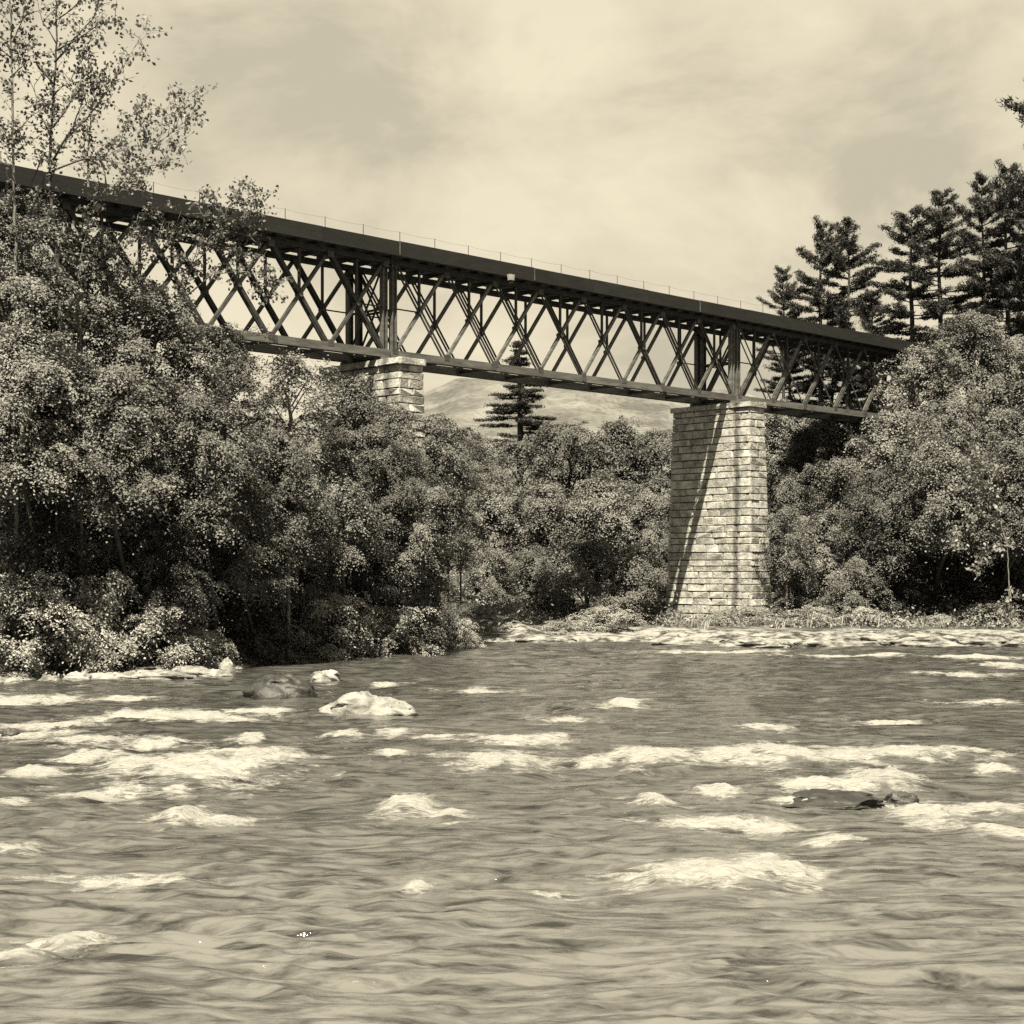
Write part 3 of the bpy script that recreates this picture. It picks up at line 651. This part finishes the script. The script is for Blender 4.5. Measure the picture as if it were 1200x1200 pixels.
TREES = [
 # left bank, top of the slope (in front of the bridge)
 (12,222,190,54.5,'t0','l','broad dense tree at the left edge, its top level with the deck'),
 (95,268,150,56,'l0','l','airy pale tree just right of the bare trunks, under the left deck'),
 (180,328,170,57.5,'t1','l','round bushy tree right below the first open truss crosses'),
 (262,372,140,60,'t2','l','leafy tree whose top touches the left span lower chord line'),
 (338,408,140,62.5,'l1','l','tree with feathery top in front of the left span lower chord'),
 (415,436,120,66.5,'t3','l','tree crowding the dark side of the half hidden pier'),
 (466,470,110,68.6,'t5','l','narrow tree in front of the half hidden stone pier'),
 (506,484,120,71.2,'t4','l','tree just right of the half hidden pier below the hill'),
 (540,500,70,75,'t0','l','slim tree at the right end of the left bank wood, by the valley'),
 # left bank, middle
 (66,450,120,52.6,'d0','l','dark shaded tree between two bright ones near the left edge'),  # d crowns: shade of the gaps put into the leaf colour
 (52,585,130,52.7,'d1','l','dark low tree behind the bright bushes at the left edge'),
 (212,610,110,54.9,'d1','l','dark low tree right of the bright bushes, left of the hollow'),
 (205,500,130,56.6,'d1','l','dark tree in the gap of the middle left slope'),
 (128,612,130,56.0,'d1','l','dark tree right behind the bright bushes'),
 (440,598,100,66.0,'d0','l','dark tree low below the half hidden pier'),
 (30,372,190,51.6,'t3','l','large tree at the left edge halfway up the slope',2.6),
 (135,425,180,53.6,'t0','l','heavy tree in mid slope under the round bushy one',2.6),
 (240,458,160,56.0,'t4','l','tree with layered sprays in the middle of the left slope',2.6),
 (325,495,150,60.0,'t1','l','dark tree over the black hollow of the left bank',2.6),
 (400,520,130,63.6,'t2','l','full tree below the dark side of the half hidden pier',2.6),
 (470,545,110,69,'t0','l','tree standing straight below the half hidden pier'),
 (486,560,110,66.8,'t2','l','tree in front of the lower stones of the half hidden pier'),
 (500,640,100,67.6,'t5','l','leafy tree hiding the foot of the half hidden pier'),
 (452,512,100,66.6,'t4','l','tree over the shaded side of the half hidden pier'),
 (525,585,80,72.6,'t3','l','lower tree at the tip of the left bank'),
 # left bank, low
 (-30,520,190,54.6,'t2','l','tree cut by the left edge above the pale bushes'),
 (70,545,170,55.6,'t1','l','spreading tree right above the bright bushes at left'),
 (165,565,150,57.2,'t4','l','dark tree leaning over the lower left bank'),
 (255,600,110,60.4,'t3','l','shaded tree at the rim of the black hollow'),
 (352,585,120,65.0,'t0','l','tree just right of the black hollow'),
 (300,610,120,66.5,'t2','l','deeply shaded tree at the back of the black hollow'),
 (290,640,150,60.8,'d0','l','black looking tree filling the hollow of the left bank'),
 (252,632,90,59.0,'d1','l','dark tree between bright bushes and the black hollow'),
 (285,560,130,58.3,'t1','l','tree arching over the top of the black hollow',3.0),
 (405,625,110,68.2,'t4','l','low tree right above the pale grassy shrubs in the middle of the left bank'),
 (470,645,90,71.2,'t1','l','low tree overhanging the water near the bank tip'),
 (520,672,60,72.2,'t2','l','small tree touching the water at the bank tip'),
 # across the river
 (548,500,110,118,'t1','m','far tree nearest the half hidden pier, below the hill'),
 (612,506,110,112,'t2','m','far tree under the lone spruce'),
 (668,492,120,110,'t0','m','far rounded tree below the middle of the main span'),
 (722,486,120,108,'t3','m','tallest far tree below the main span'),
 (772,500,90,109,'t4','m','far tree touching the dark edge of the tall pier'),
 (582,565,110,101,'t4','m','second row tree at the left of the valley wood'),
 (640,560,110,100,'t3','m','second row tree in the middle of the valley wood'),
 (700,552,120,99,'t1','m','second row broad tree left of the tall pier'),
 (760,570,90,98,'t2','m','second row tree close to the tall pier'),
 (570,640,80,88,'t0','m','low dark tree where the river bends out of sight'),
 (628,638,90,90,'t1','m','low tree over the dark gap in the far bank'),
 (688,625,100,89,'t2','m','low bright tree on the far bank, middle'),
 (742,635,90,88,'t3','m','low tree left of the foot of the tall pier'),
 # right bank
 (905,462,110,104,'t3','r','dark shaded tree behind the right span just right of the tall pier'),
 (965,480,120,103,'t1','r','dark shaded tree behind the middle of the right span'),
 (1020,470,110,104,'t4','r','dark shaded tree behind the far end of the right span'),
 (1072,402,110,96,'l1','r','pale leafy tree hiding the right end of the bridge'),
 (1135,365,130,95.5,'t0','r','tallest leafy tree on the right bank under the pines'),
 (1200,388,130,95,'t2','r','leafy tree at the right edge under the pines'),
 (1265,400,150,95,'t1','r','leafy tree beyond the right edge, partly in frame'),
 (1045,476,120,93,'l0','r','pale tree below the right end of the lower chord'),
 (1115,462,130,92,'t3','r','wide tree in the middle of the right bank slope'),
 (1190,475,130,91.5,'t4','r','tree at the right edge halfway down'),
 (925,548,100,95,'t1','r','shaded tree right behind the tall pier'),
 (990,530,120,94,'t2','r','tree directly under the right span'),
 (922,590,80,87.4,'l1','r','light tree touching the right side of the tall pier'),
 (970,595,120,90.5,'t0','r','bushy tree to the right of the tall pier, mid height'),
 (1040,545,110,88.0,'t4','r','layered tree in the centre of the right bank',2.6),
 (1110,500,135,86.4,'t1','r','tree with hanging sprays over the dark right shore',3.2),
 (1190,505,135,86.2,'t3','r','tree arching over the shaded shore at the right edge',3.2),
 (935,660,90,88.6,'t2','r','low tree between pier foot and pale ledge'),
 (1005,650,90,88,'t1','r','low leafy tree over the bright ledge'),
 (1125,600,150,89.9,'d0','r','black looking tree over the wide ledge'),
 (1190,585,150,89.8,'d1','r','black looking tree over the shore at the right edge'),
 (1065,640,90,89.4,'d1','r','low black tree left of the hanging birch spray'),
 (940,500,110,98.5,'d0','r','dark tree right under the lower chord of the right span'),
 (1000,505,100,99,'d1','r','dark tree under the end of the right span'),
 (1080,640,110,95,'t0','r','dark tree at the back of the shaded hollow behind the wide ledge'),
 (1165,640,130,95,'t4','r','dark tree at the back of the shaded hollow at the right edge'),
]
for t in TREES: tree(*t)
BUSH = [
 (25,685,170,52.6,'s0','l','bright bush in the lower left corner of the wood'),
 (115,685,160,53.7,'s1','l','bright rounded bush behind the pale shore strip at left'),
 (195,715,130,55.0,'s2','l','low bush beside the black hollow'),
 (242,740,70,56,'s0','l','small bush on the end of the pale shore strip'),
 (390,698,130,64.6,'s1','l','pale grassy shrub right of the black hollow'),
 (460,716,110,66.4,'s2','l','pale low shrub near the tip of the left bank'),
 (540,726,60,71.6,'s0','l','small pale shrub at the very tip of the left bank'),
 (590,722,60,82,'s1','m','small shrub by the dark gap in the far bank'),
 (655,728,60,81.5,'s2','m','low shrub on the far bank waterline'),
 (708,712,80,82.5,'s0','m','bright shrub left of the tall pier foot'),
 (848,716,60,86.2,'s1','r','shrub growing at the foot of the tall pier'),
 (905,724,60,85,'s2','r','low shrub on the ledge right of the pier'),
 (955,712,60,85.4,'s0','r','pale shrub at the back of the ledge'),
 (1105,722,60,84.8,'s1','r','low dark shrub at the back of the wide ledge'),
 (1010,712,70,86,'s2','r','round shrub between the pale shrub and the dark one behind the ledge'),
 (1160,708,80,85.6,'s0','r','shrub near the right edge behind the ledge'),
 (815,728,40,85.8,'s0','r','small tuft like shrub at the left corner of the pier foot'),
 (880,712,50,87,'s1','r','shrub against the right corner of the pier foot'),
]
for b in BUSH: tree(*b)

# open trees drawn by their limbs
def limb_tree(label, base, limbs, Y, mat, leafmat, L, dens, seed, spread=.55, group='tall open trees on the left bank', r0=.09):
    rng = np.random.RandomState(seed); rnd = random.Random(seed)
    b = at(base[0], base[1], Y); z0 = min(zg(b.x, b.y), b.z)
    t = thing('slender_tree', label, 'tree', (b.x, b.y, z0), 0, group); org = Vector((b.x, b.y, z0))
    tr = MB(); Cs = []; Ns = []
    for li, (pts, dy, rr, lf) in enumerate(limbs):
        P = [at(p[0], p[1], Y + dy*(i/(len(pts)-1))) - org for i, p in enumerate(pts)]
        if li == 0: P = [Vector((P[0].x, P[0].y, -.3))] + P
        # resample with a little wander
        Q = []
        for a, c in zip(P, P[1:]):
            n = max(2, int((c-a).length/.35))
            for k in range(n): Q.append(a.lerp(c, k/n) + Vector((rnd.uniform(-.03, .03), rnd.uniform(-.03, .03), rnd.uniform(-.03, .03))))
        Q.append(P[-1])
        tr.tube(Q, [max(.008, rr*(1-.9*i/(len(Q)-1))) for i in range(len(Q))], 6)
        # twigs with leaves
        for i, q in enumerate(Q):
            f = i/(len(Q)-1)
            if f < lf: continue
            for _ in range(3):
                if rnd.random() > dens: continue
                d = (Q[min(i+1, len(Q)-1)] - Q[max(0, i-1)]).normalized()
                d = (d*.5 + Vector((rnd.gauss(0, .7), rnd.gauss(0, .7), rnd.gauss(.15, .6)))).normalized()
                ln = rnd.uniform(.35, 1.1)*spread*1.6; e = q + d*ln
                tr.tube([q, q.lerp(e, .55)+Vector((0, 0, .03)), e], [.012, .009, .004], 4)
                n = rnd.randint(9, 20)
                for _ in range(n):
                    s = rnd.uniform(.25, 1.1); c = q.lerp(e, s)
                    Cs.append((c.x+rnd.gauss(0, .12), c.y+rnd.gauss(0, .12), c.z+rnd.gauss(-.05, .11)))
    C = np.array(Cs); Nn = unit(rng.normal(size=C.shape)+np.array([0, -.2, .35]))
    V, Fq = leaf_quads(C, Nn, L, L*.68, rng)
    link('trunk', tr.mesh('trunk', M[mat], True), t)
    link('crown', mesh_np('crown', V, Fq, 4, M[leafmat], shade=rng.uniform(0, 1, len(Fq))), t)
limb_tree('tall slim open tree near the left edge, its trunk crossing the deck', (70, 330), [
  ([(70,330),(60,240),(58,190),(62,130),(66,60),(66,-20),(64,-110)], .6, .13, .30),
  ([(60,190),(85,150),(100,110),(110,85)], -.8, .045, .2), ([(62,150),(90,110),(105,80)], 1.0, .04, .2),
  ([(64,72),(85,48),(110,20),(122,-15)], .8, .04, .2), ([(66,60),(95,42),(120,25),(134,28)], -.6, .035, .3),
  ([(66,25),(90,5),(110,-20)], -.5, .03, .2), ([(60,160),(45,130),(40,100)], .6, .03, .3), ([(64,100),(45,80),(38,55)], -.6, .03, .3),
  ([(66,50),(50,25),(44,0)], .5, .03, .3), ([(60,200),(100,185),(130,190),(150,205)], -1., .04, .2), ([(52,178),(42,205),(32,225)], .2, .035, .8),
  ([(64,110),(82,95),(96,70),(100,55)], .5, .03, .1)], 53.6, 'bark', 'leaf', .165, .62, 41, r0=.1)
limb_tree('slim bare looking tree at the left edge beside the taller open tree', (20, 330), [
  ([(20,330),(17,230),(15,160),(14,90),(12,20),(10,-100)], -.5, .12, .35),
  ([(17,158),(35,138),(46,122)], .6, .035, .2), ([(15,200),(4,170),(-8,150)], .5, .035, .1), ([(14,90),(28,75),(33,60)], .5, .03, .2), ([(14,50),(25,25),(30,0)], .5, .03, .1),
  ([(14,70),(4,60),(-10,55)], -.4, .03, .1), ([(17,170),(28,160),(38,165)], -.4, .03, .1), ([(13,30),(2,10),(-6,-5)], .4, .03, .1)], 53.0, 'bark_pale', 'leaf', .165, .6, 43)
limb_tree('leaning open tree with long bare limbs reaching right over the deck', (95, 300), [
  ([(95,300),(105,250),(125,222),(150,205),(180,175),(205,150),(222,110)], -.9, .07, .42),
  ([(75,165),(100,140),(130,100),(150,68),(170,35)], .5, .035, .35), ([(103,235),(103,180),(106,130),(120,90)], .6, .05, .15),
  ([(150,205),(165,200),(185,190)], .5, .03, .1), ([(180,175),(195,178),(210,172)], -.5, .03, .1), ([(185,170),(190,140),(200,118)], .5, .03, .1),
  ([(150,205),(140,170),(150,140),(165,125)], -.5, .03, .2), ([(125,222),(120,190),(135,165)], -.6, .03, .1), ([(160,195),(172,150),(182,135)], .7, .03, .2), ([(205,150),(222,140),(228,125)], .3, .02, .1), ([(130,218),(155,222),(165,215)], -.3, .03, .1)], 54.6, 'bark_pale', 'leaf', .165, .8, 47)
limb_tree('sapling rising in front of the deck of the left span', (205, 400), [
  ([(205,400),(215,340),(235,290),(262,255),(278,225)], -.5, .05, .35),
  ([(225,310),(250,285),(285,262),(300,240)], .5, .03, .25), ([(240,285),(262,270),(292,275),(306,262)], .3, .03, .2), ([(220,330),(200,290),(190,262)], .3, .03, .2),
  ([(215,350),(250,320),(290,318),(325,330)], -.5, .035, .25), ([(262,255),(250,238),(240,230)], .3, .02, .1), ([(270,240),(285,235),(298,228)], -.3, .02, .1),
  ([(235,290),(260,290),(280,300),(300,300)], .4, .02, .2), ([(225,310),(240,260),(232,240)], -.2, .02, .3), ([(290,318),(310,335),(318,345)], .2, .02, .1)], 59.6, 'bark_pale', 'leaf', .17, .9, 51, group='saplings in front of the left span')
limb_tree('pale stemmed sapling in front of the far left crosses', (120, 420), [
  ([(120,420),(128,350),(140,300),(165,258),(190,240)], -.5, .05, .3), ([(130,345),(160,310),(172,285)], .4, .03, .2), ([(128,360),(105,310),(85,285)], .4, .03, .2),
  ([(140,300),(120,275),(108,255)], .4, .03, .2), ([(150,285),(175,275),(205,270)], -.3, .03, .15), ([(128,370),(160,355),(170,340)], .3, .03, .2), ([(110,320),(70,270),(40,240)], .3, .03, .2)], 56.8, 'bark_pale', 'leaf', .17, .9, 53, group='saplings in front of the left span')
limb_tree('thin pale birch spray hanging over the dark right shore', (1185, 700), [
  ([(1185,740),(1180,640),(1160,560),(1140,530)], -.6, .05, .5), ([(1175,620),(1150,600),(1130,610),(1118,640)], -.5, .03, .3), ([(1170,590),(1140,570),(1125,575)], .3, .03, .3),
  ([(1182,680),(1185,700),(1180,725)], -.5, .03, .2), ([(1178,630),(1160,640),(1145,665)], -.5, .03, .3)], 83.8, 'bark_pale', 'leaf_light', .24, .8, 57, spread=.6, group='birch saplings on the right shore')

# pines
def pine_mesh(seed, H=15.0, R=3.2, start=.25, whorls=17, lean=.0, spruce=False, dens=.74):
    rng = np.random.RandomState(seed); rnd = random.Random(seed); tr = MB(); Cs = []; Us = []
    top = [(.15*math.sin(k*1.1+seed)*k/8, .12*math.cos(k*1.7+seed)*k/8, H*k/8) for k in range(9)]
    tr.tube([(0, 0, -3)] + top, [.24, .22, .20, .18, .16, .14, .11, .09, .06, .02], 7)
    def stem(z):
        k = min(7, int(z/H*8)); return Vector(top[k]).lerp(Vector(top[k+1]), z/H*8-k)
    for w in range(whorls):
        t = start + (1-start)*(w/(whorls-1))**.95*.975; z = H*t
        prof = R*(1-((t-start)/(1-start))**2.6)*.92 + .5 if not spruce else R*(1-t)*1.1 + .25
        if not spruce: prof *= min(1, .55 + 1.6*(t-start))
        for b in range(rnd.randint(5, 8) if t < .9 else 6):
            if rnd.random() > dens: continue
            a = rnd.uniform(0, 6.283); ln = prof*rnd.uniform(.42, 1.22)
            rise = (.02 + 1.9*max(0, t-.62)) if not spruce else -.18+.5*max(0, t-.6)
            o = stem(z + rnd.uniform(-.42, .42)*(1 if t < .93 else .2)); d = Vector((math.cos(a), math.sin(a), 0))
            p1 = o + d*ln*.5 + Vector((0, 0, ln*rise*.4)); p2 = o + d*ln + Vector((0, 0, ln*rise + .16*ln*.6))
            tr.tube([o, p1, p2], [.05, .035, .012], 5)
            nt = max(4, int(ln*5.0)); per = Vector((-d.y, d.x, 0))
            for k in range(nt):
                s = .28 + .74*(k+rnd.random())/nt
                c = o.lerp(p1, s/.5) if s < .5 else p1.lerp(p2, (s-.5)/.5)
                side = rnd.choice((-1, 1))*rnd.uniform(.05, .42)*(1.1-s*.5)*min(1, ln/2)
                e = c + per*side*1.3 + d*abs(side)*.9 + Vector((0, 0, abs(side)*.22 + .05))
                dirv = np.array((e-c).normalized()) if (e-c).length > .01 else np.array(d)
                for _ in range(36):
                    q = c.lerp(e, rnd.random()); Cs.append((q.x + rnd.gauss(0, .14), q.y + rnd.gauss(0, .14), q.z + rnd.gauss(.05, .075)))
                    Us.append(dirv*.7 + rng.normal(size=3)*np.array([.55, .55, .4]) + np.array([0, 0, .28]))
    C = np.array(Cs); U = unit(np.array(Us)); n = len(C); S = unit(np.cross(U, rng.normal(size=(n, 3))))
    l = rng.uniform(.14, .28, (n, 1)); w = rng.uniform(.022, .045, (n, 1))
    V = np.stack([C-U*l*.5-S*w, C-U*l*.5+S*w, C+U*l*.6], 1).reshape(-1, 3)
    return mesh_np('needles', V, np.arange(3*n).reshape(-1, 3), 3, M['needle'], shade=rng.uniform(0, 1, n)), tr.mesh('trunk', M['bark'], True)
PINES = [pine_mesh(61, 15, 3.4), pine_mesh(62, 15, 3.0, .18, 19), pine_mesh(63, 15, 2.9, .34, 15, dens=.65), pine_mesh(64, 15, 3.4, .1, 20)]
SPRUCE = pine_mesh(66, 10, 3.0, .03, 17, spruce=True, dens=.8)
def pine(px, top, bot, w, Y, k, label, kind='pine_tree', group='pines behind the right end of the bridge'):
    c = at(px, top, Y); z0 = zg(c.x, c.y); ne, tr = PINES[k] if kind == 'pine_tree' else SPRUCE
    H = 15 if kind == 'pine_tree' else 10; R2 = (6.2 if kind == 'pine_tree' else 4.6)
    zb = max(z0, ZC-(bot-YH)/F*Y)
    sz = (c.z - zb)/H; s = (w/F*Y)/R2
    t = thing(kind, label, 'tree', (c.x, c.y, z0), random.Random(label).uniform(0, 6.28), group)
    a = link('crown', ne, t, (0, 0, zb-z0)); a.scale = (s, s, sz); b = link('trunk', tr, t, (0, 0, zb-z0)); b.scale = (s, s, sz)
    if zb - z0 > 1: m = MB(); m.tube([(0, 0, -.5), (0, 0, zb-z0+.2)], [.28, .22], 7); link('lower_trunk', m.mesh('lower_trunk', M['bark'], True), t)
pine(918, 318, 520, 68, 116, 2, 'small thin pine leftmost of the pines above the right span')
pine(962, 264, 520, 100, 114, 0, 'pine with flat layered boughs above the right span, left of its twin')
pine(994, 260, 520, 100, 112, 1, 'tall pine twin standing right above the right span end')
pine(1022, 345, 520, 70, 110, 2, 'short ragged pine between the twins and the next clump')
pine(1068, 245, 480, 112, 109, 3, 'dense pine on the left of the dark clump beyond the bridge end')
pine(1102, 226, 480, 112, 108, 1, 'spiky topped pine in the middle of the dark clump')
pine(1152, 212, 480, 90, 106, 2, 'bare stemmed pine left of the rightmost pines')
pine(1180, 198, 480, 110, 104, 0, 'tall pine with bare lower stem near the right edge')
pine(1212, 205, 480, 80, 107, 1, 'pine half cut by the right edge')
pine(1246, 40, 470, 165, 98, 3, 'nearest big pine reaching in from the right edge with bare branch tips')
for q, (px, top, w) in enumerate([(925, 372, 80), (975, 395, 90), (1020, 405, 80)]):
    pine(px, top, 560, w, 118+q, 3, ['low dark pine behind the first cross right of the tall pier', 'low dark pine behind the middle of the right span', 'low dark pine behind the last crosses of the right span'][q])
pine(610, 400, 520, 84, 126, 0, 'lone ragged spruce standing behind the main span before the hill', 'spruce_tree', 'spruces')

# undergrowth on the banks
def undergrowth():
    rng = np.random.RandomState(77); n = 175000
    X = rng.uniform(-32, 56, n); Y = rng.uniform(46, 108, n); d = river_dist(X, Y)
    left = X + (Y-70)*.25 < 2
    wide = sstep(-6, 8, X)*7.5 + 1.2
    ok = (d < 20) & np.where(left, d > 1.0 + .9*noise2(X, Y, 3), d > wide - .6 + 1.8*noise2(X*.6, Y*.6, 3)) & (noise2(X*.7, Y*.7, 9) > -.35)
    X, Y = X[ok], Y[ok]; Z = ground(X, Y) + rng.gamma(2.0, .16, len(X))*(1+.8*noise2(X*.5, Y*.5, 12))
    C = np.stack([X, Y, Z], -1); Nn = unit(rng.normal(size=C.shape)*.6+np.array([0, -.25, .8]))
    V, Fq = leaf_quads(C, Nn, .2, .11, rng)
    tag(link('undergrowth', mesh_np('undergrowth', V, Fq, 4, M['leaf_light'], shade=rng.uniform(0, 1, len(Fq)))), 'low leafy ground cover on both river banks', 'ground cover', kind='stuff')
undergrowth()

def shore_grass():
    rng = np.random.RandomState(91); pts = []
    for (x0, x1, off, n) in ((345, 548, .5, 5200), (30, 262, 1.6, 2500)):
        px = rng.uniform(x0, x1, n); bank = LEFT_BANK if x0 < 560 else RIGHT_BANK
        py = np.interp(px, [p[0] for p in bank], [p[1] for p in bank]); Y = ZC*F/(py-YH) + off + rng.gamma(1.6, .55, n); pts.append(np.stack([(px-600)/F*Y, Y], 1))
    n = 420; cx = np.array([at(p, 730, 85).x for p in (812, 838, 862, 905, 948, 968, 1010, 1085, 1150)]); k = rng.randint(0, len(cx), n)
    pts.append(np.stack([cx[k]+rng.normal(size=n)*.55, 84.6+rng.normal(size=n)*1.0 + .25*(k % 3)], 1))
    P = np.concatenate(pts); P = P[noise2(P[:, 0]*.7, P[:, 1]*.5, 4) > -.02]; n = len(P)
    z = ground(P[:, 0], P[:, 1]); h = rng.uniform(.25, .8, n)*(1+.5*noise2(P[:, 0]*.4, P[:, 1]*.4, 6)); a = rng.uniform(0, 6.28, n); w = .022
    b0 = np.stack([P[:, 0], P[:, 1], z-.02], 1); lean = np.stack([np.cos(a), np.sin(a), np.zeros(n)], 1)*(h*rng.uniform(.15, .6, n))[:, None]
    sd_ = np.stack([-np.sin(a+.6), np.cos(a+.6), np.zeros(n)], 1)*w
    m = b0 + lean*.35 + np.stack([0*h, 0*h, h*.65], 1); t = b0 + lean + np.stack([0*h, 0*h, h*.92], 1)
    V = np.stack([b0-sd_, b0+sd_, m+sd_*.8, m-sd_*.8, t], 1).reshape(-1, 3); o = np.arange(n)[:, None]*5
    Fq = np.concatenate([o+np.array([[0, 1, 2]]), o+np.array([[0, 2, 3]]), o+np.array([[3, 2, 4]])])
    tag(link('shore_grass', mesh_np('shore_grass', V, Fq, 3, M['leaf_shrub'], shade=rng.uniform(.3, 1, len(Fq)))), 'pale tufts of grass along the waterline', 'grass', kind='stuff')
shore_grass()

# ------------------------------------------------------------------ boulders
def boulder(px, py, w, h, label, mat, seed, depth=1.0, name='boulder', Y=None, z=None, group='boulders in the river'):
    """a weathered stone: width w and height h in pixels at its waterline"""
    rng = np.random.RandomState(seed)
    p = on_water(px, py); 
    if z is not None: p = at(px, py, Y)
    Yd = p.y; a = w/F*Yd/2; hh = h/F*Yd; b = a*.75*depth
    nu, nv = 40, 20; th = np.linspace(0, 2*np.pi, nu, endpoint=False); ph = np.linspace(0, np.pi/2*1.25, nv)
    T, P = np.meshgrid(th, ph)
    sx = np.sign(np.cos(T))*np.abs(np.cos(T))**.85; sy = np.sign(np.sin(T))*np.abs(np.sin(T))**.85
    r = np.sin(np.minimum(P, np.pi/2))**.8; x = sx*r; y = sy*r; zz = np.cos(P)
    k = 1 + .26*fbm(x*1.3+seed*3.1, y*1.3+zz*1.2, 3, seed) + .08*fbm(x*4+seed, y*4+zz*4, 3, seed+3)
    V = np.stack([x*a*k, y*b*k, zz*hh*(1+.3*noise2(x*1.8+seed, y*1.8, seed)+.14*fbm(x*5+seed, y*5, 3, seed+8))*np.where(zz < 0, 1.5, 1)], -1).reshape(-1, 3)
    idx = np.arange(nu*nv).reshape(nv, nu)
    Fq = np.stack([idx[:-1], idx[1:], np.roll(idx, -1, 1)[1:], np.roll(idx, -1, 1)[:-1]], -1).reshape(-1, 4)
    o = link(name, mesh_np(name, V, Fq, 4, M[mat], smooth=True), None, p)
    tag(o, label, 'rock', group)
boulder(428, 836, 100, 22, 'large smooth pale boulder in the water, second row from the left bank', 'boulder', 3, 1.1)
boulder(330, 816, 78, 24, 'dark wet rounded boulder sticking out near the left bank', 'boulder_dark', 5)
boulder(381, 796, 34, 10, 'small pale boulder behind the dark wet one', 'boulder', 7)
boulder(1056, 940, 40, 12, 'small black rock at the end of the foaming ledge', 'boulder_dark', 9)
boulder(975, 940, 120, 11, 'low speckled rock with foam pouring over it', 'boulder_dark', 11, 1.2)
boulder(12, 862, 20, 8, 'dark stone at the left edge of the rapids', 'boulder_dark', 15)
SHORE = [(92,797,36,9),(128,796,74,7),(182,795,88,9),(225,792,50,11),(252,793,40,8),(58,799,26,7),(266,789,20,15),(16,801,22,6)]
for i, (px, py, w, h) in enumerate(SHORE):
    boulder(px, py, w, h, ['round pale stone at the near end of the left shore strip', 'flat pale slab on the left shore strip, first from left', 'flat pale slab in the middle of the left shore strip', 'low pale slab right of the middle slab', 'lumpy pale stone near the black hollow',
            'small pale stone at the foot of the leftmost bush', 'upright grey stone ending the left shore strip', 'pale stone at the very left waterline'][i], 'boulder', 31+i, .7, 'shore_rock', group='pale stones on the left shore')
LEDGE = [(480,764,60,9),(430,767,50,7),(640,752,70,5),(800,756,70,8),(880,757,90,9),(985,756,100,12),(1080,757,90,10),(1150,756,80,9),(1225,758,90,9),(1040,750,60,10),(905,748,60,7)]
LL = ['pale rock edge under the grassy shrub at the bank tip', 'narrow pale rock left of the bank tip', 'thin pale slab on the far waterline', 'pale slab in front of the tall pier foot', 'long flat slab right of the pier foot', 'thickest pale slab in the middle of the ledge', 'pale slab right of the thickest slab',
      'pale slab toward the right edge of the ledge', 'pale slab cut by the right edge', 'upper slab behind the thickest slab', 'upper slab behind the long flat slab']
for i, (px, py, w, h) in enumerate(LEDGE):
    boulder(px, py, w, h, LL[i], 'ledge_rock', 61+i, .9, 'rock_slab', group='pale slabs of the shore ledge')
def logs():
    a = at(568, 752, 79.6); b = at(645, 753, 79.2); m = MB(); m.tube([(a.x, a.y, .16), ((a.x+b.x)/2, (a.y+b.y)/2, .2), (b.x, b.y, .12)], [.13, .12, .08], 8)
    tag(m.build('drift_log', M['boulder_dark'], None, True), 'dark drift log lying along the far waterline', 'log')
logs()
